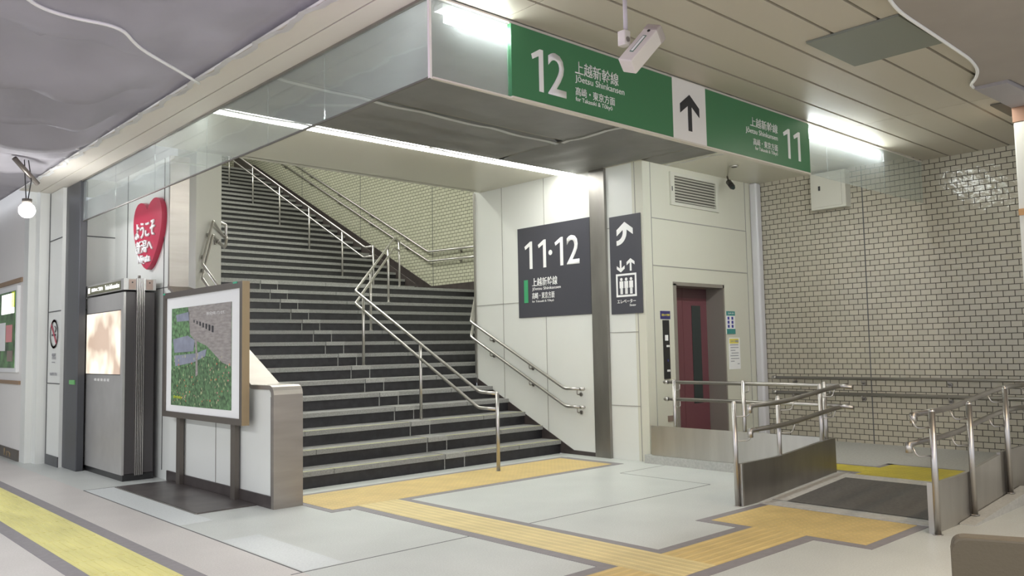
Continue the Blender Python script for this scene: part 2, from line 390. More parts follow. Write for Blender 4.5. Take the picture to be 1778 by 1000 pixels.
# ---- tiled right hand wall
struct('wall_right', B((10.66, 10.8, -3, 6.40, 0, 3.75)), tile_m)
struct('trim_2', B((10.655, 10.668, 4.80, 4.812, .1, 3.69)), joint)
# ---- lift wall, y 6.38, with door opening
bm = bmesh.new()
for b in ((8.10, 8.70, 6.38, 6.55, .0, 3.75), (9.763, 10.66, 6.38, 6.55, 0, 3.75), (8.70, 9.763, 6.38, 6.55, 2.17, 3.75)): box(bm, *b)
for z in (2.39, 2.985): box(bm, 8.25, 10.40, 6.372, 6.381, z, z+.010, 1)
for x in (8.25, 10.40): box(bm, x, x+.006, 6.374, 6.381, .1, 3.69, 1)
struct('wall_back', bm, [shaft_pan, lt_joint])
bm = bmesh.new(); box(bm, 10.52, 10.655, 6.26, 6.38, .1, 3.69); bevel(bm, .03, 3); struct('trim_3', bm, mat('corner_grey', (.62, .61, .62), .35))
# ---- panel wall x 8.10 between steel column and lift
bm = bmesh.new(); box(bm, 8.10, 8.28, 6.551, 6.97, 0, 3.75)
for z in (.66, 1.57, 2.9): box(bm, 8.094, 8.101, 6.50, 6.97, z, z+.009, 1)
box(bm, 8.094, 8.101, 6.50, 6.507, 0, 3.69, 1)
struct('wall_right_pier', bm, [white_pan, lt_joint])
# ---- wall of the 11-12 sign, x 8.08, with dark stepped stringer
bm = bmesh.new(); prism(bm, [(8.08, 7.22, .05), (8.08, 7.62, .055), (8.08, 9.55, .965), (8.08, 9.55, 3.75), (8.08, 7.22, 3.75)], (.2, 0, 0))
for y in (8.08+.0, 8.95): box(bm, 8.074, 8.081, y, y+.007, max(.1, .055+(y-7.62)*.4715), 3.74, 1)
box(bm, 8.074, 8.081, 7.22, 9.55, 2.04, 2.047, 1)
struct('wall_right_stairs', bm, [white_pan, lt_joint])
bm = bmesh.new(); prism(bm, [(8.072, 7.22, 0), (8.072, 9.55, 0), (8.072, 9.55, .965), (8.072, 7.62, .055), (8.072, 7.22, .05)], (.21, 0, 0)); struct('baseboard_right', bm, dark_stone)
struct('trim_4', B((8.06, 8.30, 9.545, 9.585, .9, 3.75)), steel)
struct('trim_5', B((8.055, 8.3, 6.97, 7.225, 0, 3.69)), steel_dk)
# ---- hidden slanting wall right of the stairs, upper tiled wall
bm = bmesh.new(); prism(bm, [(8.08, 9.58, 0), (10.66, 12.16, 0), (10.86, 12.16, 0), (8.28, 9.58, 0)], (0, 0, 9)); struct('wall_right_slanted', bm, white_pan)
bm = bmesh.new(); box(bm, 10.66, 10.86, 12.16, 23.2, 2.5, 10.5); struct('wall_right_upper', bm, tile_s)
bm = bmesh.new()
for y in (14.0, 16.8, 19.6): box(bm, 10.654, 10.661, y, y+.012, 2.7, 9.5)
struct('trim_6', bm, joint)
bm = bmesh.new(); prism(bm, [(10.36, 14.1, 2.572), (10.36, 14.25, 2.80), (10.36, 23.1, 7.23), (10.36, 23.1, 2.0), (10.36, 14.1, 2.0)], (.02, 0, 0))
prism(bm, [(10.64, 12.2, 2.572), (10.64, 12.2, 2.74), (10.64, 14.05, 2.74), (10.64, 22.4, 6.806), (10.64, 23.1, 6.806), (10.64, 23.1, 2.), (10.64, 12.2, 2.)], (.019, 0, 0))
prism(bm, [(10.38, 14.1, 2.56), (10.38, 14.25, 2.62), (10.38, 23.1, 7.0), (10.38, 23.1, 2.0), (10.38, 14.1, 2.0)], (.26, 0, 0))
struct('baseboard_right_upper', bm, dark_stone)
struct('wall_back_upper', B((3.5, 10.86, 23.1, 23.3, 0, 10.6)), tile_s)
# ---- left stair walls
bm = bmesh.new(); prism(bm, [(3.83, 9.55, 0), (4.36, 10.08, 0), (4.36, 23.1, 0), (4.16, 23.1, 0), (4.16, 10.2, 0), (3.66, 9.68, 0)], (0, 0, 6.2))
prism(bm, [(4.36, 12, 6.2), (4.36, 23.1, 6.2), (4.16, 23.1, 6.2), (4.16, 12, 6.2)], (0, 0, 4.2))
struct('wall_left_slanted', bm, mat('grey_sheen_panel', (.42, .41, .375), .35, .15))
struct('wall_left', B((3.56, 3.80, 9.62, 11.62, 0, 3.69), ), white_pan)
bm = bmesh.new()
for y in (9.79, 11.05): box(bm, 3.553, 3.561, y, y+.008, .1, 3.69)
box(bm, 3.553, 3.561, 9.62, 11.55, 2.17, 2.178)
struct('trim_7', bm, joint)
bm = bmesh.new(); box(bm, 3.12, 3.56, 11.55, 11.75, 0, 3.69)
for z in (1.05, 1.99, 2.94): box(bm, 3.12, 3.56, 11.543, 11.551, z, z+.012, 1)
box(bm, 3.12, 3.56, 11.54, 11.56, 0, .13, 2)
struct('wall_left_return', bm, [white_pan, joint, pillar_dk])
bm = bmesh.new(); box(bm, 3.04, 3.13, 11.22, 11.82, 0, 3.60); bevel(bm, .008, 1); struct('trim_8', bm, pillar_dk)
bm = bmesh.new(); box(bm, 3.0, 3.12, 11.82, 12.42, 0, 3.60)
for z in (1.05, 1.99, 2.94): box(bm, 2.993, 3.001, 11.82, 12.42, z, z+.012, 1)
box(bm, 2.992, 3.001, 12.405, 12.42, 0, 3.6, 1); box(bm, 2.99, 3.001, 11.82, 12.42, 0, .13, 2)
struct('wall_left_panel', bm, [white_pan, joint, pillar_dk])
bm = bmesh.new(); box(bm, 2.88, 3.3, 12.44, 12.66, 0, 3.8); box(bm, 2.80, 3.3, 12.66, 12.9, 0, 3.8); struct('wall_left_pier', bm, white_pan)
bm = bmesh.new(); box(bm, 2.8, 3.0, 12.9, 20, 0, 3.9); struct('wall_far_left', bm, mat('shop_wall', (.74, .72, .68), .5))
struct('trim_9', B((2.775, 2.80, 12.93, 20, 2.44, 2.50), (2.775, 2.80, 12.93, 20, 1.035, 1.085)), wood_trim)
struct('baseboard_left', B((2.785, 2.80, 12.93, 20, 0, .15)), bronze)
struct('wall_far_end', B((-9, 3, 19.8, 20, 0, 4.2)), white_pan)

# ---- raised platform by the lift and the ramp slab
bm = bmesh.new()
box(bm, 8.06, 10.66, -3, 6.40, -.05, .1)
box(bm, 8.01, 8.06, 4.09, 6.40, -.05, .1, 0)
prism(bm, [(6.62, 2.50, -.02), (6.62, 2.50, .002), (8.06, 2.50, .1), (8.06, 2.50, -.02)], (0, 1.58, 0))
prism(bm, [(6.86, 2.36, -.02), (6.86, 2.36, .012), (8.3, 2.36, .115), (8.3, 2.36, -.02)], (0, .11, 0))
platform = obj('lift_platform', bm, curb_m)
tag(platform, 'low raised grey granite platform in front of the lift, with its ramp', 'platform')
ramp_s = obj('ramp_surface', (lambda b: (prism(b, [(6.80, 2.62, .0145+.004), (8.0-.1, 2.62, .0893+.004), (7.90, 3.86, .0893+.004), (6.80, 3.86, .0145+.004)], (0, 0, .003)), b)[1])(bmesh.new()), mat_dk)
tag(ramp_s, 'dark grey non-slip mat covering the sloping ramp between steel railings', 'ramp mat')
bm = bmesh.new(); box(bm, 8.86, 10.6, 2.9, 5.2, .1, .1015)
pl_dark = mat('olive_floor', (.22, .23, .18), .5, noise=(20, .1))

# ---- tactile paving
def slab(name, rects, z, m, label, cat='tactile paving', bd=None, bm_mat=border_m):
    """yellow rectangles, with one border mesh child"""
    xs = [r[0] for r in rects]; ys = [r[2] for r in rects]
    t = thing(name, ((min(xs)+max(r[1] for r in rects))/2, (min(ys)+max(r[3] for r in rects))/2, z), label, cat)
    for r, mm in zip(rects, m):
        obj('tile_field', B((r[0], r[1], r[2], r[3], z-.003, z+.005)), mm, t)
    bb = bmesh.new()
    for r in bd: box(bb, r[0], r[1], r[2], r[3], z-.003, z+.003)
    obj('border', bb, bm_mat, t, 'dark grey-violet border')
    return t
slab('tactile_strip', [(3.9, 7.67, 6.63, 7.48)], 0, [dots_m],
     'wide yellow warning strip across the foot of the stairs', bd=[(3.84, 7.78, 7.48, 7.56), (4.59, 7.80, 6.55, 6.63), (7.67, 7.80, 6.63, 7.48), (3.83, 3.9, 6.53, 7.48), (3.9, 4.157, 6.53, 6.63)])
slab('tactile_path', [(4.157, 4.59, 3.12, 6.63), (2.225, 4.157, 3.12, 3.555), (4.59, 5.74, 3.12, 3.555)], 0, [bars_y, bars_x, bars_x],
     'yellow guide path turning across the floor from the stairs to the ramp', bd=[(4.06, 4.157, 3.655, 6.53), (4.59, 4.68, 3.645, 6.55), (2.225, 4.157, 3.555, 3.655), (4.59, 5.74, 3.555, 3.645), (2.225, 5.65, 3.02, 3.12)])
slab('tactile_block', [(5.74, 6.60, 2.68, 3.93)], 0, [dots_m],
     'square block of yellow warning dots at the foot of the ramp', bd=[(5.65, 5.74, 2.60, 3.12), (5.65, 5.74, 3.645, 4.02), (5.74, 6.69, 3.93, 4.02), (6.60, 6.69, 2.60, 3.93), (5.74, 6.60, 2.60, 2.68)])
slab('tactile_strip', [(8.10, 8.95, 3.1, 3.86), (8.26, 8.66, 3.86, 4.42), (8.26, 8.66, 4.42, 5.95)], .1, [dots_p, dots_p, dots_p],
     'dull yellow warning strip on the raised platform, running from ramp to lift', bd=[(8.95, 9.02, 3.02, 3.93), (8.66, 9.02, 3.86, 3.93), (8.66, 8.73, 3.93, 5.95), (8.19, 8.26, 3.93, 5.95), (8.08, 8.26, 3.86, 3.93)])
t = slab('tactile_path', [(1.683, 2.105, -3, 19)], 0, [yellow_r], 'long pale yellow guide line along the concourse at lower left',
     bd=[(1.575, 1.683, -3, 19), (2.105, 2.215, -3, 19)])
bb = bmesh.new()
for k in range(8):
    for s in range(52):
        x = 1.72+k*.05; y0 = -3+s*.42; box(bb, x-.010, x+.010, y0+.03, y0+.40, .004, .0085)
bo = obj('guide_bar', bb, yellow_r, t); bo['kind'] = 'stuff'
struct('trim_10', B((6.62, 6.80, 2.55, 4.02, 0, .006+.004), ), border_w)
bm = bmesh.new(); prism(bm, [(7.90, 2.6, .0893+.004), (8.075, 2.6, .106), (8.075, 4.02, .106), (7.90, 4.02, .0893+.004)], (0, 0, .002))
prism(bm, [(6.80, 3.86, .018), (7.90, 3.86, .093), (7.90, 4.02, .093), (6.80, 4.02, .018)], (0, 0, .002)); struct('trim_11', bm, border_w)

# ================================================================== STAIRS
st = thing('staircase', (6.0, 7.85, 0), 'wide dark stone staircase with grey granite treads rising to a second flight', 'staircase')
RIS, TR = .1715, .341
def xr_(y): return 8.07 if y < 9.58 else min(8.06+(y-9.58), 10.64)
def xl_(y): return 3.84 if y < 9.55 else min(3.84+(y-9.55), 4.37)
def step_mesh(x0, x1, x0b, x1b, y, z, zprev, tr, first=False, center=False, ylw=False):
    bm = bmesh.new()
    # riser
    box(bm, x0, x1, y+.022, y+.10, zprev-.02, z-.05, 0)
    prism(bm, [(x0, y, z-.052), (x1, y, z-.052), (x1b, y+tr+.05, z-.052), (x0b, y+tr+.05, z-.052)], (0, 0, .052), 1)
    if center:
        box(bm, 6.121, 6.421, y-.003, y+tr+.02, z-.053, z+.0015, 2)
        for xx in (6.115, 6.415): box(bm, xx, xx+.011, y+.017, y+.05, zprev, z-.05, 2)
        box(bm, 6.116, 6.123, y-.004, y+tr, z-.055, z+.002, 3)
        for xx in (4.60+random.random()*.1, 7.3): box(bm, xx, xx+.006, y-.002, y+.1, z-.053, z+.001, 3)
    if ylw: box(bm, x0, x1, y+.035, y+.05, z, z+.0015, 4)
    return bm
faded_y = mat('faded_yellow_line', (.50, .50, .12), .6, noise=(7, .4, (1, 1, 1)))
for k in range(1, 16):
    y = 7.846+TR*(k-1); z = RIS*k
    tr = TR
    bm = step_mesh(xl_(y), xr_(y), xl_(y+tr), xr_(y+tr), y, z, z-RIS, tr, center=True, ylw=(k <= 3))
    obj('step', bm, [black_riser, tread_m, tread_lt, joint, faded_y], st)
bm = bmesh.new(); box(bm, 4.37, 10.64, 12.97, 14.4, 2.47, 2.572); obj('landing', bm, tread_m, st)
N2, TR2 = 23, .343
for k in range(1, N2+1):
    y = 14.25+TR2*(k-1); z = 2.572+RIS*k
    obj('step', step_mesh(4.37, 10.355, 4.37, 10.355, y, z, z-RIS, TR2), [black_riser, tread_m, tread_lt, joint, faded_y], st)
bm = bmesh.new(); box(bm, 4.37, 10.64, 22.1, 23.1, 6.40, 6.517); obj('landing', bm, tread_m, st)
bm = bmesh.new()   # solid dark mass under the flights
prism(bm, [(3.9, 7.95, 0), (3.9, 13.0, 2.40), (3.9, 13.0, 0)], (4.1, 0, 0)); obj('carriage', bm, black_riser, st)

# ---- low wall left of the stairs
lw = thing('parapet', (3.7, 8.3, 0), 'low white stair parapet with steel coping and rounded steel end, behind the framed poster', 'low wall')
bm = bmesh.new(); prism(bm, [(3.56, 7.13, 0), (3.56, 9.62, 0), (3.56, 9.62, 2.16), (3.56, 7.52, 1.07), (3.56, 7.13, 1.07)], (.26, 0, 0))
for y in (7.12+.0, 8.32, 9.1): box(bm, 3.554, 3.561, y, y+.006, .11, 1.0, 1)
obj('wall_body', bm, [white_pan, lt_joint], lw)
bm = bmesh.new()
prof = [(7.045, 0), (7.045, 1.02), (7.055, 1.06), (7.08, 1.09), (7.12, 1.105), (7.50, 1.105), (9.64, 2.20)]
inn = [(9.64, 2.16), (7.50, 1.065), (7.13, 1.065), (7.105, 1.04), (7.095, 1.01), (7.095, 0)]
prism(bm, [(3.545, a, b) for a, b in prof+inn], (.29, 0, 0)); obj('coping', bm, cap_m, lw, 'brushed steel coping and end cap')
obj('skirting', B((3.545, 3.562, 7.10, 9.62, 0, .11)), dark_stone, lw, 'black skirting')
# tall steel end cap of the full-height wall
bm = bmesh.new()
seg = 10
pts = [(3.548, 9.64, 0), (3.548, 9.60, 0)] + [(3.548+.272*i/seg, 9.60-.004*math.sin(PI*i/seg), 0) for i in range(1, seg)] + [(3.82, 9.60, 0), (3.82, 9.64, 0)]
prism(bm, [(a, b, 2.14) for a, b, c in pts], (0, 0, 1.55))
for f in bm.faces:
    if abs(f.normal.z) < .5: f.smooth = False
ec = obj('steel_end_cap', bm, cap_m)
tag(ec, 'tall brushed steel cap on the wall end between heart sign and stairs', 'wall cap')

# ================================================================== HANDRAILS
R = .019
def post(parent, x, y, z0, z1, r=.019, m=steel_pol, cap=True, name='post'):
    bm = bmesh.new(); tube(bm, [(x, y, z0), (x, y, z1)], r, 14)
    if cap: dome(bm, (x, y, z1), r, 14)
    tube(bm, [(x, y, z0), (x, y, z0+.006)], r*1.5, 14)
    obj(name, bm, m, parent)
def rail(parent, pts, r=R, name='rail', m=steel_pol, rad=.05):
    bm = bmesh.new(); tube(bm, rounded(pts, rad), r, 14); obj(name, bm, m, parent)
# lower centre handrail, straight and then slanting up to the landing
ch = thing('handrail', (6.424, 7.26, 0), 'long double steel handrail up the middle of the lower stairs, bending at mid-flight', 'handrail')
A = [(6.424, 7.25, .885), (6.424, 7.57, .895), (6.424, 10.276, 2.262), (8.55, 12.35, 3.42), (8.90, 12.72, 3.42)]
rail(ch, A); rail(ch, [(6.424, 7.26, .705), (6.424, 7.59, .708), (6.424, 10.277, 2.081), (8.53, 12.33, 3.24), (8.90, 12.72, 3.24)])
post(ch, 6.424, 7.255, 0, .885, .021)
for (x, y, z0) in ((6.424, 8.73, .5145), (6.424, 10.07, 1.2005), (7.12, 10.95, 1.715), (8.13, 11.95, 2.058+.17), (8.90, 12.72, 2.572)):
    if y < 10.2: z1 = .895+(y-7.57)*(2.262-.895)/(10.276-7.57)
    elif y < 12.3: z1 = 2.262+(y-10.276)*(3.38-2.262)/(12.28-10.276)
    else: z1 = 3.42
    post(ch, x, y if y != 10.07 else 10.07, z0, z1-.01, cap=False)
# upper centre handrail
uh = thing('handrail', (9.0, 13.74, 2.572), 'double steel handrail climbing the middle of the upper flight', 'handrail')
zt = lambda y: 3.448+(y-14.033)*.5
rail(uh, [(9.0, 13.74, 3.44), (9.0, 14.03, 3.448), (9.0, 22.0, zt(22.0)), (9.0, 22.5, zt(22.0))])
rail(uh, [(9.0, 13.74, 3.25), (9.0, 14.09, 3.255), (9.0, 22.0, zt(22.0)-.195), (9.0, 22.5, zt(22.0)-.195)])
post(uh, 9.0, 13.74, 2.572, 3.44)
for y in (14.884, 16.246, 17.61, 18.99, 20.34, 21.7):
    post(uh, 9.0, y, 2.572+RIS*(math.floor((y-14.25)/TR2)+1), zt(y)-.01, cap=False)
def bracket(parent, p, out, drop=.07, name='bracket', wall=.08):
    """J-bracket: from under the rail down then to the wall; out = vector rail->wall"""
    p = Vector(p); o = Vector(out).normalized()
    bm = bmesh.new(); tube(bm, rounded([p, p-Z*drop, p-Z*drop+o*wall], .02, 3), .008, 8)
    tube(bm, [p-Z*drop+o*(wall-.012), p-Z*drop+o*wall], .026, 14); obj(name, bm, steel_dk, parent)
def endcap(parent, p, d, r=.024):
    bm = bmesh.new(); tube(bm, [p, Vector(p)+Vector(d)*.05], r, 14); dome(bm, Vector(p)+Vector(d)*.05, r, 14, axis=d); obj('end_cap', bm, steel, parent, 'bright ribbed steel end cap')
# right wall handrail (under the 11-12 sign)
rh = thing('handrail', (8.0, 7.36, .86), 'double steel handrail fixed to the white wall under the platform number sign', 'handrail')
for dz, yb in ((0, 7.69), (-.233, 7.67)):
    z0 = .86+dz
    slope = (1.80-.855)/(9.60-7.69)
    pts = [(8.0, 7.40, z0), (8.0, yb, z0), (8.0, 9.60, z0+(9.60-yb)*slope), (8.6, 10.20, z0+(9.60-yb)*slope+.42)]
    rail(rh, pts, .021); endcap(rh, (8.0, 7.41, z0), (0, -1, 0))
    for y in (7.47, 8.36, 9.17):
        zz = z0 + (0 if y < yb else (y-yb)*slope); bracket(rh, (8.0, y, zz), (1, 0, 0), .075, wall=.08)
# left wall handrail
lh = thing('handrail', (3.92, 8.0, 1.0), 'double steel handrail on the slanting cream wall left of the stairs', 'handrail')
for (b0, b1, c, d, e) in (((3.905, 8.6, 1.83), (3.905, 9.545, 2.45), (4.44, 10.161, 2.862), (4.44, 10.119, 3.019), (4.44, 10.6, 3.18)),
                      ((3.905, 8.6, 1.64), (3.905, 9.545, 2.26), (4.44, 10.177, 2.739), (4.44, 10.093, 2.862), (4.44, 10.6, 3.0))):
    top = (4.12, 9.76, 2.996 if b0[2] > 1.7 else 2.829)
    rail(lh, [b0, (3.905, 9.545, top[2]-.55), top, c, (c[0]+.01, c[1]-.02, c[2]+.02), d, e], .017, rad=.02)
for (x, y, z) in ((3.98, 9.62, 2.58), (4.08, 9.72, 2.86), (3.98, 9.62, 2.42), (4.25, 9.90, 2.80)):
    bracket(lh, (x, y, z), (-1, 1, 0), .04, wall=.045)
# upper tiled wall handrail
th = thing('handrail', (10.58, 12.4, 3.2), 'double steel handrail along the upper tiled wall above the landing', 'handrail')
for dz in (0, -.2):
    rail(th, [(10.58, 12.3, 3.42+dz), (10.58, 14.055, 3.463+dz), (10.58, 22.3, 3.463+dz+(22.3-14.055)*.4974), (10.58, 23.0, 3.463+dz+(22.3-14.055)*.4974)])
    for y in (13.05, 14.9, 16.3, 17.7, 19.1, 20.5, 21.9):
        bracket(th, (10.58, y, 3.45+dz+max(0, y-14.055)*.4974), (1, 0, 0), .06, wall=.075)
# hall tiled wall handrail
hh = thing('handrail', (10.58, 4.5, .7), 'double steel handrail running level along the tiled hall wall', 'handrail')
for z in (.93, .73):
    rail(hh, [(10.58, 6.10, z), (10.58, -2.5, z)], .019); endcap(hh, (10.58, 6.10, z), (0, 1, 0))
    for y in (5.85, 4.90, 3.85, 2.8, 1.7, .6): bracket(hh, (10.58, y, z), (1, 0, 0), .065, wall=.075)

# ---- platform railing + ramp railings
def panel(parent, pts, d, m=steel, name='side_panel', label=None):
    bm = bmesh.new(); prism(bm, pts, d); obj(name, bm, m, parent, label)
pr = thing('railing', (8.06, 5.1, .1), 'steel railing with low steel panel along the platform edge in front of the lift', 'railing')
for z in (.965, .765):
    rail(pr, [(8.14, 6.10, z), (8.14, 4.03, z), (8.14, 3.86, z-.015)], .021); endcap(pr, (8.14, 6.11, z), (0, 1, 0), .025)
for y in (5.97, 5.05, 4.12):
    post(pr, 8.06, y, .1, .985, .021)
    for z in (.965, .765):
        bm = bmesh.new(); tube(bm, rounded([(8.06, y, z-.09), (8.14, y-.02, z-.09), (8.14, y-.02, z)], .03, 4), .007, 8); obj('bracket', bm, steel_pol, pr)
panel(pr, [(8.03, 6.30, .103), (8.03, 4.12, .103), (8.03, 4.12, .45), (8.03, 6.30, .45)], (-.008, 0, 0), steel, label='flat brushed steel kick panel')
rl = thing('railing', (7.3, 4.1, 0), 'curved steel railing with dark steel panel on the left side of the ramp', 'railing')
def ramp_z(x): return 0 if x < 6.65 else min(.1, (x-6.62)/1.44*.1)
def smooth(x):
    t = max(0, min(1, (x-6.98)/1.1)); return (t*t*(3-2*t)*.4+t*.6)*.10
xs = [6.42+i*(8.13-6.42)/14 for i in range(15)]
panel(rl, [(x, 4.06, ramp_z(x)-.0+.0) for x in xs] + [(x, 4.06, .365+smooth(x)*.75) for x in reversed(xs)], (0, .035, 0), steel_dk, label='dark brushed steel side panel')
bm = bmesh.new(); box(bm, 6.405, 6.43, 4.055, 4.10, 0, .365); obj('edge_strip', bm, steel, rl, 'bright steel end strip')
for z, yo in ((.86, 4.00), (.65, 4.00)):
    pts = [(6.47, yo+.0, z-.06), (6.47, yo, z)] + [(7.08, yo, z+.005), (7.98, yo, z+.09), (8.30, yo, z+.105)]
    bm = bmesh.new(); tube(bm, [pts[0]]+rounded(pts[1:], .25, 6), .022, 14); obj('rail', bm, steel_dk, rl)
    bm = bmesh.new(); tube(bm, [(6.47, yo, z-.06), (6.47, yo, z-.02), (6.485, yo, z-.003), (6.53, yo, z)], .0235, 14); obj('end_cap', bm, steel, rl, 'bright ribbed steel elbow')
for x in (6.385, 7.12, 7.93):
    post(rl, x, 4.10, max(0, ramp_z(x)), .885+smooth(x), .021)
    for z in (.86, .65):
        bm = bmesh.new(); zz = z+smooth(x); tube(bm, rounded([(x, 4.09, zz-.09), (x+.12, 4.03, zz-.09), (x+.12, 4.0, zz)], .03, 4), .006, 8); obj('bracket', bm, steel_pol, rl)
rr = thing('railing', (7.4, 2.48, 0), 'curved steel railing with steel panel on the right side of the ramp', 'railing')
xs = [6.44+i*(7.86-6.44)/14 for i in range(15)]
panel(rr, [(x, 2.475, max(0, ramp_z(x)-.01)) for x in xs] + [(x, 2.475, .36+smooth(x)*.8) for x in reversed(xs)], (0, .03, 0), steel, label='flat steel side panel')
panel(rr, [(7.86, 2.475, .09), (10.2, 2.475, .1), (10.2, 2.475, .45), (7.86, 2.475, .445)], (0, .03, 0), steel_dk, name='side_panel', label='darker level steel side panel')
bm = bmesh.new(); box(bm, 6.41, 6.445, 2.47, 2.52, 0, .365); obj('edge_strip', bm, steel, rr)
for z in (.86, .655):
    yo = 2.56
    pts = [(6.33-(.10 if z < .8 else 0), yo, z-.06), (6.33-(.10 if z < .8 else 0), yo, z)] + [(7.08, yo, z+.005), (7.98, yo, z+.09), (8.35, yo, z+.11), (10.2, yo, z+.11)]
    bm = bmesh.new(); tube(bm, [pts[0]]+rounded(pts[1:], .25, 6), .022, 14); obj('rail', bm, steel_dk, rr)
    x0 = pts[0][0]
    bm = bmesh.new(); tube(bm, [(x0, yo, z-.06), (x0, yo, z-.02), (x0+.012, yo, z-.003), (x0+.06, yo, z)], .0235, 14); obj('end_cap', bm, steel, rr, 'bright ribbed steel elbow')
for x in (6.39, 7.13, 7.98, 8.9):
    post(rr, x, 2.45, max(0, ramp_z(x)), .885+smooth(x), .023)
    for z in (.86, .655):
        bm = bmesh.new(); zz = z+smooth(x); tube(bm, rounded([(x, 2.46, zz-.09), (x-.12, 2.52, zz-.09), (x-.12, 2.56, zz)], .03, 4), .006, 8); obj('bracket', bm, steel_pol, rr)

# ================================================================== GLASS BARRIER + SIGN
gb = thing('glass_smoke_barrier', (3.08, 7.6, 3.09), 'long hanging glass barrier above the stair opening, running to the far left pillar', 'glass barrier')
js = [4.06, 5.326, 6.225, 7.441, 8.754, 10.0, 11.20]
for a, b in zip(js[:-1], js[1:]):
    obj('glass_pane', B((3.074, 3.082, a+.004, b-.004, 3.09, 3.60)), glass_m, gb)
obj('edge_rail', B((3.070, 3.086, 4.05, 11.2, 3.078, 3.09)), steel_dk, gb)
obj('corner_post', B((3.068, 3.086, 4.042, 4.06, 3.078, 3.61)), mat('corner_cream', (.80, .80, .70), .4), gb)
gf = thing('glass_smoke_barrier', (9.2, 4.05, 3.09), 'hanging glass barrier right of the green sign, reaching the tiled wall', 'glass barrier')
for a, b in ((7.80, 8.21), (8.21, 9.57), (9.57, 10.655)):
    obj('glass_pane', B((a+.004, b-.004, 4.046, 4.054, 3.09, 3.60)), glass_m, gf)
gs = thing('glass_smoke_barrier', (3.41, 4.05, 3.09), 'short hanging glass pane left of the green sign at the corner', 'glass barrier')
obj('glass_pane', B((3.09, 3.74, 4.046, 4.054, 3.09, 3.60)), glass_m, gs)

sg = thing('platform_sign', (5.77, 4.04, 3.09), 'long green hanging sign reading 12 and 11 with a white arrow panel in the middle', 'sign')
obj('green_panel', B((3.74, 5.53, 4.02, 4.06, 3.09, 3.59)), green_m, sg, 'green panel with 12')
obj('arrow_panel', B((5.53, 6.0, 4.02, 4.06, 3.09, 3.60)), sign_white, sg, 'white panel with black arrow')
obj('green_panel', B((6.0, 7.79, 4.02, 4.06, 3.09, 3.59)), green_m, sg, 'green panel with 11')
obj('top_edging', B((3.742, 7.79, 4.035, 4.065, 3.592, 3.615)), beam_m, sg, 'cream edging'); obj('bottom_edging', B((3.742, 7.79, 4.015, 4.065, 3.078, 3.09)), beam_m, sg, 'cream edging')
obj('top_rail', B((7.80, 10.65, 4.035, 4.06, 3.602, 3.615)), beam_m, gf); obj('top_rail', B((3.09, 3.738, 4.035, 4.06, 3.602, 3.615)), beam_m, gs); obj('bottom_rail', B((3.09, 3.738, 4.035, 4.06, 3.078, 3.089)), beam_m, gs)
def digit_one(par, O, u, w, h, m=letter_w):
    """numeral 1 with a slanting flag: stem at the right side"""
    O, u = Vector(O), Vector(u); t = h*.145
    P2 = [(w-t, 0), (w, 0), (w, h), (w-t*.75, h), (0, h*.835), (t*.25, h*.72), (w-t, h*.83)]
    bm = bmesh.new(); prism(bm, [O+u*a+Z*b for a, b in P2], u.cross(Z)*.002); obj('number', bm, m, par)
P = 4.019
def ts(name, body, x0, x1, z0, z1, m, par, bold=.0): text(name, body, (x0, P, z0), X, Z, x1-x0, z1-z0, m, par, bold)
digit_one(sg, (3.925, P, 3.17), X, .115, .30); ts('number', '2', 4.085, 4.268, 3.17, 3.477, letter_w, sg, .012)
ts('lettering', '上越新幹線', 4.365, 4.85, 3.375, 3.475, letter_w, sg, .006)
ts('lettering', 'Jōetsu Shinkansen', 4.365, 4.915, 3.305, 3.37, letter_w, sg)
ts('lettering', '高崎・東京方面', 4.365, 4.80, 3.215, 3.28, letter_w, sg, .006)
ts('lettering', 'for Takasaki & Tōkyō', 4.365, 4.77, 3.165, 3.208, letter_w, sg)
digit_one(sg, (7.28, P, 3.178), X, .125, .29); digit_one(sg, (7.475, P, 3.178), X, .125, .29)
ts('lettering', '上越新幹線', 6.70, 7.18, 3.385, 3.475, letter_w, sg, .006)
ts('lettering', 'Jōetsu Shinkansen', 6.62, 7.175, 3.305, 3.37, letter_w, sg)
ts('lettering', '高崎・東京方面', 6.74, 7.17, 3.215, 3.28, letter_w, sg, .006)
ts('lettering', 'for Takasaki & Tōkyō', 6.77, 7.165, 3.165, 3.208, letter_w, sg)
def arrow(par, O, u, v, h, wd, th, m, name='arrow', depth=.002):
    O, u, v = Vector(O), Vector(u), Vector(v); n = u.cross(v)
    P2 = [(-th/2, 0), (th/2, 0), (th/2, h-th*1.9), (wd/2, h-wd/2-th*.75), (wd/2, h-wd/2+th*.75), (0, h), (-wd/2, h-wd/2+th*.75), (-wd/2, h-wd/2-th*.75), (-th/2, h-th*1.9)]
    bm = bmesh.new(); prism(bm, [O+u*a+v*b for a, b in P2], n*depth); obj(name, bm, m, par)
arrow(sg, (5.765, P, 3.18), X, Z, .31, .27, .052, letter_k)

# lamps behind the glass
lmp = thing('strip_light', (6.3, 4.2, 3.6), 'fluorescent strip light at the ceiling behind the green sign and glass', 'light')
obj('lit_tube', B((3.25, 9.50, 4.075, 4.13, 3.50, 3.565)), lamp_c, lmp); obj('housing', B((3.2, 9.55, 4.07, 4.16, 3.568, 3.60)), white_pan, lmp)
lm2 = thing('strip_light', (5.6, 7.55, 3.7), 'bright recessed fluorescent strip across the ceiling above the stairs', 'light')
obj('lit_tube', B((3.12, 8.03, 7.46, 7.69, 3.70, 3.73)), lamp_m, lm2); obj('housing', B((3.10, 8.05, 7.45, 7.70, 3.732, 3.79)), white_pan, lm2)

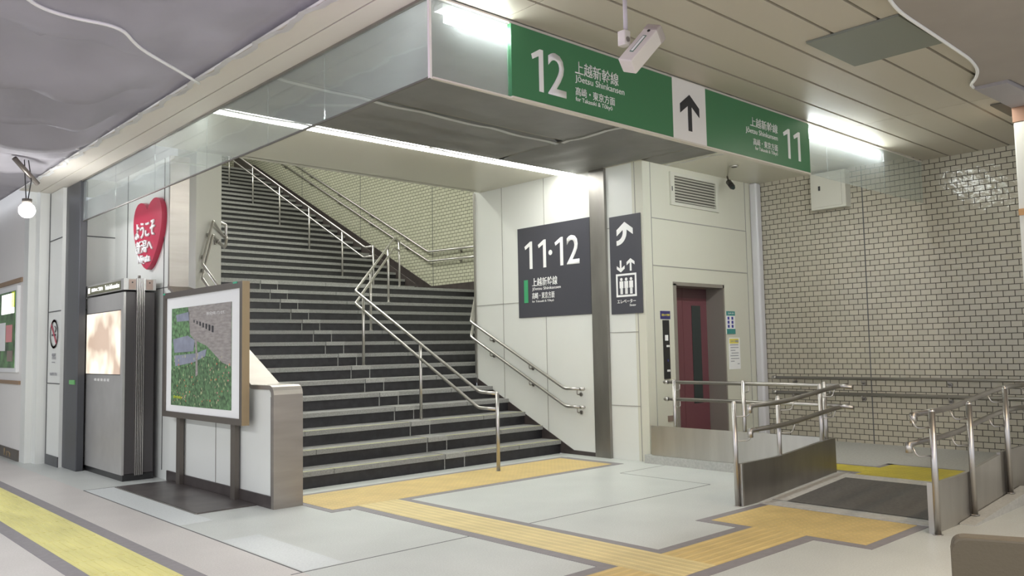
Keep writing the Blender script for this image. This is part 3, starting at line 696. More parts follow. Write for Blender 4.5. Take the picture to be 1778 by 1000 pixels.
# protective sheets stuck to the inner ceiling
def sheet(label, x0, x1, y0, y1, z, m, sag=.02, nx=24, ny=14, tapes=()):
    bm = bmesh.new(); vs = {}
    for i in range(nx+1):
        for j in range(ny+1):
            u, v = i/nx, j/ny; e = math.sin(PI*u)**.5*math.sin(PI*v)**.5 if 0 < u < 1 and 0 < v < 1 else 0
            zz = z - sag*e*(1+.4*math.sin(i*.9+y0)+.3*math.sin(j*1.3+x0))
            vs[i, j] = bm.verts.new((x0+(x1-x0)*u, y0+(y1-y0)*v, zz))
    for i in range(nx):
        for j in range(ny):
            f = bm.faces.new((vs[i, j], vs[i+1, j], vs[i+1, j+1], vs[i, j+1])); f.smooth = True
    bmesh.ops.solidify(bm, geom=bm.faces[:], thickness=.002)
    o = obj('protective_sheet', bm, m); tag(o, label, 'sheet')
    for (a, b, c, d) in tapes:
        bt = bmesh.new(); n = 24
        prev = None
        L = math.hypot(c-a, d-b); px, py = -(d-b)/L*.028, (c-a)/L*.028
        for i in range(n+1):
            t = i/n; wv = .006*math.sin(i*1.7); x, y = a+(c-a)*t+px*wv*30, b+(d-b)*t+py*wv*30
            zz = z-.020-.014*abs(math.sin(i*.55))
            cur = [bt.verts.new((x-px, y-py, zz)), bt.verts.new((x+px, y+py, zz))]
            if prev: bt.faces.new((prev[0], prev[1], cur[1], cur[0]))
            prev = cur
        bmesh.ops.solidify(bt, geom=bt.faces[:], thickness=.002)
        bt.transform(Matrix.Translation(-o.location)); WORLD[o.name] = Vector(); tp = obj('edge_tape', bt, tape_m, o, 'white stapled edge tape')
    return o
sheet('grey protective sheet stuck flat behind the left half of the green sign', 3.10, 6.62, 4.09, 6.28, 3.685, sheet_m, .02, tapes=[(3.12, 6.26, 6.60, 6.37), (6.61, 4.12, 6.61, 6.3)])
sheet('darker grey sheet between the bright strip light and the first grey sheet', 3.10, 6.62, 6.30, 7.42, 3.685, sheet_m, .03, tapes=[(3.12, 7.38, 6.60, 7.40)])
sheet('grey sheet over the ceiling beside the steel column, right of the seam', 6.64, 8.04, 4.09, 7.42, 3.685, sheet_m, .03)
sheet('small grey sheet over the ceiling in front of the lift wall', 8.06, 8.48, 4.09, 6.36, 3.685, sheet_m, .01, 8, 14, tapes=[(8.48, 4.12, 8.48, 6.3)])

# spotlight + cctv on the beige ceiling
sp = thing('downlight', (9.31, 5.84, 3.68), 'tiny round downlight in the beige ceiling near the lift grille', 'light')
bm = bmesh.new(); tube(bm, [(9.31, 5.84, 3.672), (9.31, 5.84, 3.692)], .055, 18); obj('rim', bm, steel, sp)
bm = bmesh.new(); tube(bm, [(9.31, 5.84, 3.668), (9.31, 5.84, 3.672)], .035, 18); obj('lens', bm, duct_dk, sp)
cc = thing('security_camera', (9.75, 6.2, 3.6), 'small black security camera under the ceiling by the lift grille', 'camera')
bm = bmesh.new(); tube(bm, [(9.66, 6.10, 3.50), (9.80, 6.24, 3.60)], .038, 14); dome(bm, (9.66, 6.10, 3.50), .038, 14, axis=(-1, -1, -.7)); obj('body', bm, rubber, cc)
bm = bmesh.new(); tube(bm, [(9.62, 6.06, 3.472), (9.66, 6.10, 3.50)], .025, 14); obj('lens', bm, dark_glass, cc)
bm = bmesh.new(); tube(bm, [(9.80, 6.24, 3.60), (9.83, 6.28, 3.69)], .012, 8); obj('mount', bm, bronze, cc)

# white housing hung on a pole in front of the sign
hc = thing('camera_housing', (3.94, 3.2, 3.3), 'off-white camera housing hanging on a pole in front of the green sign', 'camera')
bm = bmesh.new(); tube(bm, [(3.945, 3.2, 3.33), (3.945, 3.2, 3.62)], .014, 14); obj('pole', bm, mat('pole_lilac', (.55, .52, .54), .4), hc)
bm = bmesh.new(); box(bm, 3.90, 3.955, 3.17, 3.23, 3.24, 3.335); bevel(bm, .006); obj('clamp', bm, camera_m, hc)
bm = bmesh.new(); tube(bm, [(3.925, 3.165, 3.275), (3.925, 3.17, 3.275)], .016, 12); obj('knob', bm, steel_dk, hc)
ax = (-rt*.62-Z*.74-fw*.25).normalized()
pp = (rt*.74-Z*.62); s1 = (pp*.72-fw*.68); s1 = (s1-ax*s1.dot(ax)).normalized(); s2 = ax.cross(s1)
def obox(bm, c, a, b, cc_, ha, hb, hc_, mi=0):
    vs = box(bm, -ha, ha, -hb, hb, -hc_, hc_, mi); m = Matrix((a, b, cc_)).transposed()
    for v in vs: v.co = c + m @ v.co
mid = Vector((3.985, 3.12, 3.205))
bm = bmesh.new(); obox(bm, mid, ax, s1, s2, .150, .052, .052); bevel(bm, .008, 2); obj('housing', bm, camera_m, hc)
bm = bmesh.new(); obox(bm, mid-ax*.155, ax, s1, s2, .028, .056, .056); bevel(bm, .012, 2); obj('rear_cover', bm, mat('cover_taupe', (.38, .34, .31), .5), hc, 'taupe rear cover')
sn = -s2 if s2.dot(fw) > 0 else s2
bm = bmesh.new(); obox(bm, mid+sn*.053-ax*.0, ax, s1, s2, .075, .013, .0015); obj('label', bm, mat('label_green', (.10, .22, .16), .4), hc, 'green edged label')
bm = bmesh.new(); obox(bm, mid+sn*.054-ax*.0, ax, s1, s2, .068, .008, .0015); obj('label_face', bm, paper, hc)
bm = bmesh.new(); c_ = mid+sn*.053-ax*.118; tube(bm, [c_, c_+sn*.003], .010, 12); obj('hole', bm, rubber, hc)

# grey-green access plate on the slatted ceiling
ap = obj('access_plate', B((5.70, 6.48, 2.26, 2.93, 3.600, 3.618)), plate_m); tag(ap, 'grey-green square plate on the slatted ceiling, upper right', 'ceiling plate')
ap = obj('access_plate', B((8.62, 9.2, 2.2, 2.62, 3.605, 3.618)), duct_dk); tag(ap, 'small dark vent plate on the slatted ceiling beside the white column', 'ceiling plate')

# ceiling sheet with curved taped edge, upper right
cur = [(4.9, 2.05), (5.464, 2.20), (6.2, 2.215), (6.972, 2.235), (7.30, 2.29), (7.534, 2.389), (7.66, 2.47), (7.775, 2.484)]
bm = bmesh.new(); prism(bm, [(x, y, 3.585) for x, y in cur] + [(7.80, 2.21, 3.585), (10.5, 2.05, 3.585), (10.5, -2.5, 3.585), (4.9, -2.5, 3.585)], (0, 0, .02))
sh = obj('ceiling_sheet', bm, brown_sheet); tag(sh, 'brownish sheet over the ceiling with a curved white taped edge, upper right', 'sheet')
bt = bmesh.new(); fine = rounded([(x, y, 3.578) for x, y in cur], .3, 5)
tube(bt, fine, .013, 6); bt.transform(Matrix.Translation(-sh.location)); WORLD[sh.name] = Vector(); obj('edge_tape', bt, tape_m, sh, 'white stapled edge tape')
bm = bmesh.new(); prism(bm, [(7.78, 2.22, 3.555), (7.78, 2.475, 3.555), (8.66, 2.455, 3.555), (8.66, 2.18, 3.555)], (0, 0, .065)); bx = obj('boxed_beam', bm, lav_sheet)
tag(bx, 'lavender-grey boxed beam on the ceiling above the white column', 'beam')

# white column at the right edge
wc = thing('column', (8.95, 2.2, .1), 'white square column at the right edge under the ceiling beam', 'column')
bm = bmesh.new(); box(bm, 8.68, 9.2, 1.92, 2.455, .1, 3.42); bevel(bm, .015, 2); obj('shaft', bm, white_pan, wc)
obj('head', B((8.675, 9.205, 1.915, 2.458, 3.42, 3.585)), mat('brown_head', (.30, .17, .11), .5), wc, 'brown band at column head')
obj('rail_strip', B((8.66, 8.682, 1.93, 2.45, 2.54, 2.60)), mat('orange_wood', (.52, .30, .13), .5), wc, 'orange wooden strip')

# electrical box on tiled wall
eb = thing('electrical_box', (10.57, 5.25, 3.17), 'beige metal junction box high on the tiled wall behind the glass', 'box')
obj('cabinet', B((10.52, 10.66, 4.96, 5.44, 3.17, 3.66)), duct_m, eb); obj('lid', B((10.508, 10.522, 5.01, 5.40, 3.20, 3.63)), duct_m, eb)
obj('latch', B((10.503, 10.509, 5.30, 5.325, 3.42, 3.48)), letter_k, eb)

# ================================================================== WALL SIGNS x=8.08
def tx(name, body, xw, yl, yr, z0, z1, m, par, bold=0., depth=.002, label=None):
    return text(name, body, (xw, yl, z0), -Y, Z, yl-yr, z1-z0, m, par, bold, depth, label)
ps = thing('platform_sign', (8.07, 7.93, 1.82), 'dark slate wall sign reading 11·12 above the right handrail', 'sign')
obj('panel', B((8.068, 8.08, 7.245, 8.617, 1.825, 3.09)), slate_m, ps)
for yy in (8.475, 8.205, 7.88): digit_one(ps, (8.067, yy, 2.50), -Y, .155, .385)
tx('number', '2', 8.067, 7.66, 7.43, 2.50, 2.89, letter_w, ps, .012)
bm = bmesh.new(); tube(bm, [(8.0665, 7.965, 2.695), (8.064, 7.965, 2.695)], .036, 20); obj('dot', bm, letter_w, ps)
obj('colour_bar', B((8.065, 8.069, 8.42, 8.50, 2.03, 2.35)), mat('bar_green', (.05, .33, .14), .5), ps, 'green colour bar')
tx('lettering', '上越新幹線', 8.067, 8.335, 7.845, 2.25, 2.37, letter_w, ps, .006)
tx('lettering', 'Jōetsu Shinkansen', 8.067, 8.335, 7.785, 2.185, 2.24, letter_w, ps)
tx('lettering', '高崎・東京方面', 8.067, 8.34, 7.905, 2.075, 2.165, letter_w, ps, .006)
tx('lettering', 'for Takasaki & Tōkyō', 8.067, 8.34, 7.92, 2.02, 2.06, letter_w, ps)

es_ = thing('lift_sign', (8.09, 6.67, 1.8), 'narrow dark slate sign with a curved arrow and lift pictogram', 'sign')
obj('panel', B((8.082, 8.094, 6.418, 6.917, 1.804, 3.04)), slate_m, es_)
xw = 8.081
def ypoly(pts, m, par, name, xx=xw, d=.003):
    bm = bmesh.new(); prism(bm, [(xx, y, z) for y, z in pts], (-d, 0, 0)); obj(name, bm, m, par)
# curved arrow: stem from left bottom, bends up
cy, cz, r0, r1_ = 6.80, 2.80, .165, .105
arc = [(cy-(.0)-math.sin(a)*r0 if False else cy - r0*math.sin(a), cz - r0*math.cos(a)+.03) for a in [i*PI/2/8 for i in range(9)]]
arc2 = [(cy - r1_*math.sin(a), cz - r1_*math.cos(a)+.03) for a in [i*PI/2/8 for i in range(8, -1, -1)]]
ypoly(arc + [(cy-r0, 2.88), (cy-r1_, 2.88)] + arc2, letter_w, es_, 'arrow_stem')
arrow(es_, (xw-.0008, cy-.135, 2.78), -Y, Z, .175, .26, .05, letter_w, 'arrow_head', .003)
arrow(es_, (xw, 6.585, 2.335), -Y, Z, .155, .125, .026, letter_w, 'arrow_up', .003)
arrow(es_, (xw, 6.745, 2.475), Y, -Z, .150, .125, .026, letter_w, 'arrow_down', .003)
bm = bmesh.new()
for b in ((6.50, 6.825, 2.28, 2.305), (6.50, 6.825, 2.015, 2.04), (6.50, 6.525, 2.04, 2.28), (6.80, 6.825, 2.04, 2.28)): box(bm, xw-.003, xw, *b)
obj('lift_frame', bm, letter_w, es_)
for yy in (6.74, 6.6625, 6.585):
    bm = bmesh.new(); tube(bm, [(xw, yy, 2.235), (xw-.003, yy, 2.235)], .020, 14)
    for b in ((yy-.030, yy+.030, 2.125, 2.212), (yy-.019, yy-.002, 2.05, 2.13), (yy+.002, yy+.019, 2.05, 2.13)): box(bm, xw-.003, xw, *b)
    obj('figure', bm, letter_w, es_)
tx('lettering', 'エレベーター', 8.081, 6.815, 6.52, 1.935, 1.985, letter_w, es_, .01)
tx('lettering', 'Elevator', 8.081, 6.615, 6.52, 1.895, 1.922, letter_w, es_)

# ================================================================== LIFT
lf = thing('lift_door', (9.23, 6.5, .1), 'maroon lift doors with tall dark windows set in a steel surround', 'lift door')
bm = bmesh.new(); box(bm, 8.655, 8.706, 6.365, 6.66, .1, 2.18); box(bm, 9.755, 9.785, 6.365, 6.66, .1, 2.20); box(bm, 8.655, 9.785, 6.365, 6.66, 2.160, 2.205)
obj('frame', bm, mat('door_frame_grey', (.30, .275, .24), .35, .35), lf, 'steel door frame')
for a, b, w0, w1 in ((8.708, 9.20, 8.84, 9.04), (9.205, 9.754, 9.40, 9.60)):
    d = obj('door_leaf', B((a, b, 6.64, 6.67, .10, 2.17)), maroon, lf)
    obj('window', B((w0, w1, 6.634, 6.642, .62, 1.93)), dark_glass, d)
    obj('top_band', B((a, b, 6.636, 6.641, 2.03, 2.17)), mat('maroon_band', (.10, .045, .05), .4), d)
obj('sill', B((8.70, 9.76, 6.38, 6.66, .09, .105)), steel, lf)
cp = thing('lift_call_panel', (8.47, 6.37, .99), 'tall narrow black lift call panel left of the maroon doors', 'control panel')
obj('plate', B((8.415, 8.535, 6.366, 6.38, .985, 1.715)), rubber, cp)
obj('display', B((8.44, 8.50, 6.362, 6.367, 1.46, 1.53)), paper, cp, 'white display')
def ty(name, body, x0, x1, z0, z1, m, par, bold=0, yw=6.365): text(name, body, (x0, yw, z0), X, Z, x1-x0, z1-z0, m, par, bold)
for z in (1.38, 1.075): obj('button', B((8.465, 8.49, 6.360, 6.367, z, z+.025), (8.50, 8.52, 6.360, 6.367, z, z+.025)), paper, cp)
obj('button', B((8.48, 8.49, 6.360, 6.367, 1.20, 1.225)), blue, cp, 'blue button')
nt_ = thing('notice', (8.47, 6.37, 1.73), 'small navy notice with yellow writing above the lift call panel', 'sign')
obj('plate', B((8.375, 8.57, 6.372, 6.38, 1.73, 1.83)), navy, nt_); ty('lettering', '防犯カメラ作動中', 8.395, 8.555, 1.765, 1.795, paper_y, nt_, .01, 6.371)
nt_ = thing('notice', (9.93, 6.37, 1.54), 'teal and white notice with six blue pictograms right of the lift doors', 'sign')
obj('plate', B((9.825, 10.03, 6.372, 6.38, 1.54, 1.85)), paper, nt_); obj('band', B((9.825, 10.03, 6.368, 6.373, 1.54, 1.61)), teal, nt_); obj('band', B((9.825, 10.03, 6.368, 6.373, 1.79, 1.85)), teal, nt_)
for i in range(3):
    for j in range(2): obj('pictogram', B((9.85+j*.095, 9.89+j*.095, 6.368, 6.373, 1.625+i*.055, 1.665+i*.055)), blue, nt_)
ty('lettering', 'エレベーター', 9.855, 10.01, 1.808, 1.835, letter_w, nt_, 0, 6.367)
nt_ = thing('notice', (10.0, 6.37, 1.06), 'white paper notice with a yellow heading, taped right of the lift doors', 'notice')
obj('sheet', B((9.865, 10.135, 6.374, 6.38, 1.06, 1.49)), paper, nt_); obj('heading_band', B((9.88, 10.10, 6.371, 6.375, 1.41, 1.475)), paper_y, nt_)
ty('heading', 'エレベーター利用案内', 9.90, 10.09, 1.425, 1.46, grey_txt, nt_, .01, 6.370)
bm = bmesh.new()
for i, (a, b) in enumerate(((9.89, 10.10), (9.90, 10.10), (9.90, 10.02), (9.92, 10.10), (9.89, 10.09), (9.90, 10.11), (9.90, 9.99), (10.06, 10.11))):
    z = 1.385-i*.037; x = a
    while x < b-.008:
        wd = random.uniform(.008, .016); box(bm, x, min(x+wd, b), 6.372, 6.375, z, z+.012); x += wd+.004
obj('small_print', bm, grey_txt, nt_)
gr = thing('ventilation_grille', (9.19, 6.36, 3.2), 'cream louvred ventilation grille high on the lift wall', 'grille')
bm = bmesh.new()
for b in ((8.645, 9.73, 3.19, 3.232), (8.645, 9.73, 3.575, 3.62), (8.645, 8.728, 3.232, 3.575), (9.65, 9.73, 3.232, 3.575)): box(bm, b[0], b[1], 6.355, 6.38, b[2], b[3])
obj('frame', bm, duct_m, gr); obj('backing', B((8.728, 9.65, 6.376, 6.38, 3.232, 3.575)), duct_dk, gr)
bm = bmesh.new()
for i in range(9):
    z = 3.245+i*.0375; prism(bm, [(8.728, 6.352, z), (8.728, 6.356, z-.004), (8.728, 6.378, z+.016), (8.728, 6.374, z+.020)], (.922, 0, 0))
obj('louvres', bm, duct_m, gr); obj('latch', B((8.668, 8.68, 6.350, 6.356, 3.37, 3.43)), letter_k, gr)
ot = obj('wall_socket', B((8.463, 8.575, 6.368, 6.38, .46, .53)), box_panel); tag(ot, 'small brown wall plate low on the lift wall beside the steel panel', 'wall plate')

# ================================================================== LEFT SIDE THINGS
# heart
ht = thing('heart_sign', (3.53, 10.19, 2.42), 'red heart-shaped welcome sign with white raised lettering', 'sign')
half = [(0, .855), (.09, .945), (.24, .995), (.38, .985), (.47, .93), (.53, .84), (.55, .74), (.545, .62), (.51, .50), (.45, .38), (.36, .255), (.25, .14), (.13, .045), (0, 0)]
hp = rounded([(0, a, b) for a, b in half], .05, 3)
pts = [(3.50, 10.195-p.y*.86, 2.415+p.z*.835) for p in hp] + [(3.50, 10.195+p.y*.86, 2.415+p.z*.835) for p in reversed(hp[1:-1])]
bm = bmesh.new(); prism(bm, pts, (.06, 0, 0)); obj('heart', bm, red_m, ht)
tx('lettering', 'ようこそ', 3.499, 10.555, 9.91, 2.80, 2.99, letter_w, ht, .018, .02)
tx('lettering', '新潟へ', 3.499, 10.52, 9.98, 2.62, 2.775, letter_w, ht, .01, .02)
tx('lettering', 'Niigata', 3.499, 10.45, 10.05, 2.47, 2.60, letter_w, ht, .018, .02)

# kiosk
ks = thing('information_kiosk', (3.35, 10.6, 0), 'free-standing dark metal train information kiosk with a lit screen', 'kiosk')
bm = bmesh.new(); box(bm, 3.17, 3.50, 9.90, 11.27, .07, 2.13); bevel(bm, .01, 1); obj('body', bm, kiosk_side, ks, 'dark body')
obj('front_door', B((3.15, 3.175, 9.89, 11.28, .07, 2.12)), kiosk_m, ks, 'brushed grey front door')
obj('header', B((3.145, 3.50, 9.88, 11.29, 2.145, 2.275)), kiosk_m, ks)
obj('base', B((3.165, 3.50, 9.90, 11.27, 0, .07)), rubber, ks)
obj('header_sign', B((3.142, 3.147, 9.98, 11.2, 2.155, 2.255)), mat('header_olive', (.13, .13, .08), .4), ks)
tx('lettering', '列車のご案内', 3.141, 11.05, 10.62, 2.185, 2.23, ads_m, ks, .01)
tx('lettering', 'Train Information', 3.141, 10.53, 10.02, 2.18, 2.235, ads_m, ks, .01)
obj('symbol', B((3.138, 3.142, 11.12, 11.18, 2.175, 2.24)), ads_m, ks)
obj('screen', B((3.143, 3.151, 9.985, 11.225, 1.19, 1.915)), screen_m, ks, 'lit screen with warm glare')
obj('screen_bezel', B((3.146, 3.151, 9.975, 11.235, 1.18, 1.19), (3.146, 3.151, 9.975, 11.235, 1.915, 1.925)), kiosk_side, ks)
bm = bmesh.new()
for i in range(5): box(bm, 3.285+i*.019, 3.295+i*.019, 9.865, 9.90, .06, 2.28)
obj('vent_ribs', bm, steel, ks, 'vertical bright ribs')
for a, b in ((3.20, 3.275), (3.39, 3.465)):
    p_ = obj('speaker_plate', B((a, b, 9.873, 9.885, 2.15, 2.265)), box_panel, ks)
    bm = bmesh.new(); tube(bm, [((a+b)/2, 9.870, 2.23), ((a+b)/2, 9.876, 2.23)], .009, 10); obj('screw_hole', bm, rubber, p_)
bm = bmesh.new(); tube(bm, [(3.33, 9.93, 2.27), (3.33, 9.93, 2.315)], .016, 10); obj('lifting_lug', bm, bronze, ks)
bm = bmesh.new()
for i in range(5): box(bm, 3.146, 3.151, 10.35+i*.12, 10.42+i*.12, 1.105, 1.135)
obj('control_marks', bm, mat('pale_print', (.7, .69, .66), .5), ks)

# framed poster
po = thing('poster_stand', (3.5, 8.5, 0), 'dark framed garden poster on two posts in front of the low white wall', 'poster')
for y in (7.80, 9.17): obj('post', B((3.50, 3.545, y-.05, y+.05, 0, 1.6)), bronze, po)
bm = bmesh.new()
for b in ((7.45, 9.45, .73, .79), (7.45, 9.45, 2.02, 2.08), (7.45, 7.51, .79, 2.02), (9.39, 9.45, .79, 2.02)): box(bm, 3.43, 3.50, *b)
obj('frame', bm, bronze, po, 'dark metal frame')
obj('frame_side', B((3.428, 3.50, 7.443, 7.451, .73, 2.08)), tan_frame, po, 'tan side of the frame')
obj('mount_board', B((3.45, 3.49, 7.51, 9.39, .79, 2.02)), paper, po, 'white mount')
pr_ = obj('print', B((3.447, 3.451, 7.72, 9.24, .86, 1.90)), green_pr, po, 'printed garden photo')
def layer(pts, m, k, name):
    bm = bmesh.new(); prism(bm, [(3.447-k*.0006, 9.24-u*1.52, .86+v*1.04) for u, v in pts], (-.0004, 0, 0)); o = obj(name, bm, m, po)
layer([(0, 0), (1, 0), (1, .45), (.6, .50), (.35, .42), (0, .36)], dkgrn_pr, 1, 'printed_meadow')
layer([(.30, 1), (1, 1), (1, .40), (.86, .44), (.62, .60), (.42, .66), (.34, .72)], wood_pr, 2, 'printed_wall')
layer([(.08, .93), (.32, .95), (.32, .86), (.10, .86)], slate_pr, 2, 'printed_board')
layer([(.03, .68), (.30, .71), (.42, .66), (.40, .55), (.06, .54)], slate_pr, 3, 'printed_bench')
layer([(.05, .51), (.45, .53), (.62, .57), (.60, .50), (.40, .44), (.08, .40)], slate_pr, 3, 'printed_bench_seat')
layer([(.41, .70), (.46, .66), (.47, .50), (.48, .32), (.44, .30), (.44, .50), (.43, .60)], wood_pr, 4, 'printed_bench_leg')
bm = bmesh.new()
for i in range(7):
    u0 = .40+i*.050; w_ = .016+i*.0025; z0 = .865-.012*i; h_ = .028+.006*i
    prism(bm, [(3.4445, 9.24-u*1.52, .86+v*1.04) for u, v in ((u0, z0), (u0+w_, z0-.004), (u0+w_, z0-.004-h_), (u0, z0-h_))], (-.0004, 0, 0))
obj('printed_openings', bm, letter_k, po)
for m, n, rg, lab in ((orange_pr, 26, (.02, 1, .05, .48), 'printed_poppies'), (pink_pr, 20, (.1, .98, .03, .4), 'printed_pink_flowers'), (straw_pr, 70, (0, .98, .02, .52), 'printed_straw')):
    bm = bmesh.new()
    for i in range(n):
        u, v, s = random.uniform(rg[0], rg[1]), random.uniform(rg[2], rg[3]), random.uniform(.005, .011)
        c = (9.24-u*1.52, .86+v*1.04); prism(bm, [(3.4440, c[0]+s*math.cos(2*PI*j/6), c[1]+s*(1.6 if m is straw_pr else 1)*math.sin(2*PI*j/6)) for j in range(6)], (-.0003, 0, 0))
    o = obj(lab, bm, m, po); o['kind'] = 'stuff'
tx('lettering', '野の花が咲いています。', 3.4435, 8.30, 7.86, 1.79, 1.825, letter_w, po, 0, .0005)
tx('lettering', 'iliglitiiy', 3.4435, 9.16, 8.92, .925, .965, lime_pr, po, .02, .0005)
for y, z in ((9.43, 2.06), (7.62, 2.065)): obj('tape_corner', B((3.426, 3.431, y-.03 if y > 9 else y-.06, y+.02 if y > 9 else y+.03, z-.0, z+.018)), green_tape, po, 'green tape scrap')

# floor hatch
fh = obj('floor_hatch', B((2.985, 3.535, 7.37, 9.50, 0, .012)), hatch_m); tag(fh, 'dark rusty steel floor plate below the poster stand', 'floor plate')
bm = bmesh.new(); box(bm, 2.970, 2.985, 7.37, 9.52, 0, .008); WORLD[fh.name] = Vector(); bm.transform(Matrix.Translation(-fh.location)); obj('edge_angle', bm, steel_dk, fh)

# no smoking sign
ns = thing('no_smoking_sign', (2.99, 12.1, 1.3), 'no smoking sign with red ring on the white panel by the dark pillar', 'sign')
bm = bmesh.new()
def ring(bm, x, yc, zc, ro, ri, d=.003, n=28):
    a = []; b = []
    for i in range(n):
        t = 2*PI*i/n; a.append(bm.verts.new((x, yc+ro*math.cos(t), zc+ro*math.sin(t)))); b.append(bm.verts.new((x, yc+ri*math.cos(t), zc+ri*math.sin(t))))
    for i in range(n): bm.faces.new((a[i], a[(i+1) % n], b[(i+1) % n], b[i]))
    bmesh.ops.solidify(bm, geom=bm.faces[:], thickness=d)
ring(bm, 2.990, 12.1, 1.70, .19, .160); obj('ring', bm, red_m, ns)
bm = bmesh.new(); prism(bm, [(2.990, 12.22, 1.84), (2.990, 12.245, 1.815), (2.990, 11.98, 1.56), (2.990, 11.955, 1.585)], (-.002, 0, 0)); obj('slash', bm, red_m, ns)
obj('cigarette', B((2.990, 2.994, 12.02, 12.20, 1.675, 1.70)), letter_k, ns)
bm = bmesh.new(); tube(bm, rounded([(2.991, 12.04, 1.72), (2.991, 12.0, 1.77), (2.991, 12.06, 1.80)], .02), .006, 6); obj('smoke', bm, letter_k, ns)
tx('lettering', '禁煙', 2.992, 12.18, 12.0, 1.37, 1.45, grey_txt, ns, .01); tx('lettering', 'No Smoking', 2.992, 12.17, 12.02, 1.32, 1.34, grey_txt, ns)
tx('lettering', '全面禁煙 終日', 2.992, 12.27, 11.93, 1.16, 1.20, grey_txt, ns, .01)
gt = obj('green_sticker', B((3.030, 3.041, 11.3, 11.52, 1.055, 1.11)), mat('sticker_green', (.15, .42, .14), .5)); tag(gt, 'small green sticker on the dark pillar', 'sticker')

# shop window / poster case far left
sc_ = thing('poster_case', (2.79, 14.0, 1.2), 'lit display case of green posters on the far left wall', 'display case')
obj('case', B((2.76, 2.80, 13.05, 16.2, 1.20, 2.40)), mat('case_white', (.8, .8, .78), .4), sc_)
obj('display', B((2.750, 2.762, 13.12, 16.1, 1.26, 2.33)), mat('display_green', (.09, .20, .07), .35, noise=(5, .8)), sc_)
for i, (y0, y1, z0, z1, m) in enumerate(((13.15, 13.9, 2.02, 2.3, ads_m), (13.25, 13.6, 1.62, 1.86, pink_pr), (13.65, 14.1, 1.5, 1.9, paper), (14.15, 14.6, 1.4, 1.75, straw_pr), (13.2, 13.5, 1.35, 1.5, box_panel), (13.14, 13.3, 2.1, 2.32, lime_pr))):
    obj('flyer', B((2.744, 2.751, y0, y1, z0, z1)), m, sc_)
bt2 = thing('wall_lettering', (2.78, 13.6, .03), 'pale letters In on the bronze baseboard at far left', 'lettering'); tx('lettering', 'In', 2.784, 13.75, 13.35, .03, .13, tan_frame, bt2, .02)

# fabric ceiling over the concourse
def fab_z(x, y):
    z = 3.66 - .10*math.sin(PI*((x+4)/6.7 % 1))
    yy = y+.06*math.sin(x*2.3)-x*.05
    xx = min(1, max(0, (1.75+(y-6)*.14+.55-x)/.5)); xx = xx*xx*(3-2*xx)
    f = ((yy-6.05)/1.0) % 1.0; saw = (f**1.6 if f < .86 else (1-f)/.14*.786)
    amp = .30 if 6.0 < yy < 9.1 else .10
    z -= amp*xx*saw
    z += .018*math.sin(x*5+y*2)*math.sin(y*3.1) + .012*math.sin(x*11-y*4)
    return min(z, 3.70)
bm = bmesh.new(); nx, ny = 110, 260; vs = {}
for i in range(nx+1):
    for j in range(ny+1):
        x = -4.5+(2.61+4.5)*(i/nx); y = -3+22.7*(j/ny); vs[i, j] = bm.verts.new((x, y, fab_z(x, y) if i < nx else 3.62))
for i in range(nx):
    for j in range(ny):
        f = bm.faces.new((vs[i, j], vs[i+1, j], vs[i+1, j+1], vs[i, j+1])); f.smooth = True
bmesh.ops.solidify(bm, geom=bm.faces[:], thickness=.003)
fb = obj('fabric_ceiling', bm, fabric_m); tag(fb, 'sagging grey fabric sheets hung under the concourse ceiling at upper left', 'fabric')
WORLD[fb.name] = Vector()
def seam(pts, r, label):
    bt = bmesh.new(); tube(bt, rounded(pts, .3, 5), r, 6); bt.transform(Matrix.Translation(-fb.location)); obj('seam_tape', bt, tape_m, fb, label)
S = [(1.0, 5.2), (1.119, 5.464), (1.279, 5.629), (1.453, 5.675), (1.755, 5.64), (1.968, 5.951), (2.428, 6.307), (2.6, 6.45)]
seam([(x, y, min(3.55, fab_z(x, y)-.012)) for x, y in S], .012, 'white curved seam')
seam([(x, y, fab_z(x, y)-.02) for x, y in ((.4, 9.4), (1.2, 9.55), (1.857, 9.655), (2.05, 9.6), (2.3, 9.56), (2.58, 9.6))], .012, 'white seam near the hanging lamp')
bt = bmesh.new(); prev = None
for i in range(160):
    y = -1+i*.085; x = 2.625+.022*math.sin(i*.9)+.012*math.sin(i*2.3); z = 3.596
    cur_ = [bt.verts.new((x-.022, y, z)), bt.verts.new((x+.022, y, z-.004))]
    if prev: bt.faces.new((prev[0], prev[1], cur_[1], cur_[0]))
    prev = cur_
    if y > 12.1: break
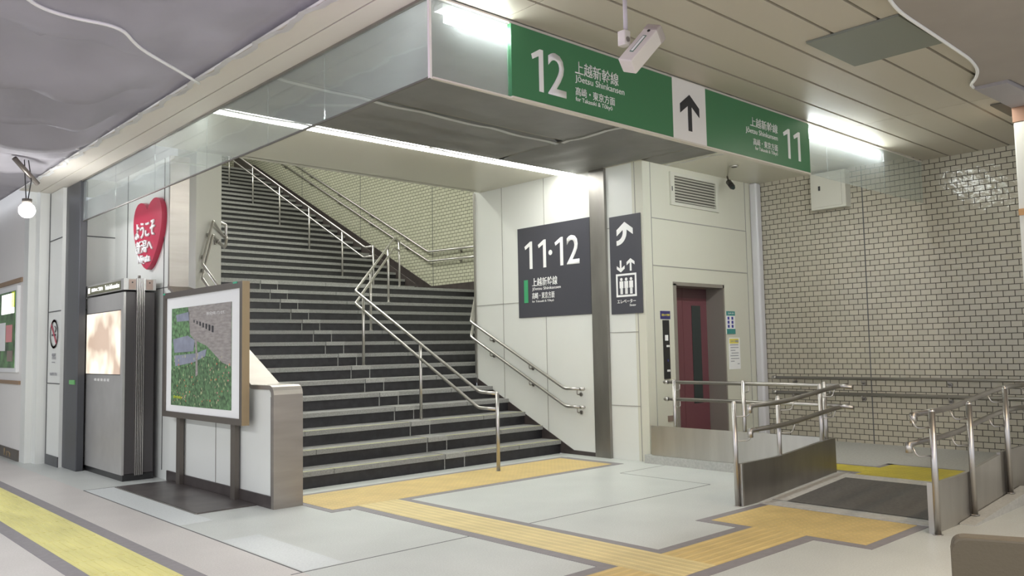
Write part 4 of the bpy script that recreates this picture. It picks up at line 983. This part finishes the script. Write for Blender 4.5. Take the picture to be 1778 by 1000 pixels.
bmesh.ops.solidify(bt, geom=bt.faces[:], thickness=.003); bt.transform(Matrix.Translation(-fb.location)); obj('edge_tape', bt, tape_m, fb, 'wavy white stapled edge tape')

# hanging work lamp
wl = thing('work_lamp', (2.3, 10.5, 3.0), 'glowing white work lamp hanging on wires from the fabric ceiling', 'lamp')
bm = bmesh.new(); bmesh.ops.create_uvsphere(bm, u_segments=20, v_segments=12, radius=.085, matrix=Matrix.Translation((2.3, 10.52, 3.05))); 
for f in bm.faces: f.smooth = True
obj('bulb', bm, bulb_m, wl)
bm = bmesh.new(); tube(bm, [(2.3, 10.52, 3.12), (2.3, 10.52, 3.18)], .05, 14); obj('cap', bm, bronze, wl)
bm = bmesh.new(); tube(bm, [(2.29, 10.52, 3.18), (2.27, 10.5, 3.42), (2.26, 10.5, 3.62)], .006, 6); tube(bm, [(2.31, 10.52, 3.18), (2.34, 10.53, 3.40), (2.30, 10.5, 3.62)], .006, 6); obj('wire', bm, rubber, wl)
bm = bmesh.new(); tube(bm, [(2.14, 10.4, 3.60), (2.42, 10.6, 3.38)], .028, 10); obj('bracket', bm, bronze, wl)

# bench at bottom right
bn = thing('bench', (3.1, .9, 0), 'taupe leather bench back with rounded corner at the lower right corner', 'bench')
bm = bmesh.new(); d0, d1 = Vector((2.837, 1.05, 0)), Vector((2.99, .69, 0)); dd = (d1-d0).normalized(); nn = Vector((-dd.y, dd.x, 0))
L0 = 1.1
pro = [(0, .30), (0, .735)] + [(.035-.035*math.cos(a), .745+.035*math.sin(a)) for a in (PI/6, PI/3, PI/2)] + [(L0, .78), (L0, .30)]
prism(bm, [d0+dd*a+Z*b for a, b in pro], nn*.07); bevel(bm, .008, 2); obj('backrest', bm, leather, bn)
bm = bmesh.new(); prism(bm, [d0+dd*a+nn*.07+Z*b for a, b in ((0, .33), (0, .43), (L0, .43), (L0, .33))], nn*.40); bevel(bm, .012, 2); obj('seat', bm, leather, bn)
for a in (.08, L0-.08):
    for b in (.03, .42):
        bm = bmesh.new(); p = d0+dd*a+nn*b; tube(bm, [p, p+Z*.34], .02, 12); obj('leg', bm, steel_dk, bn)
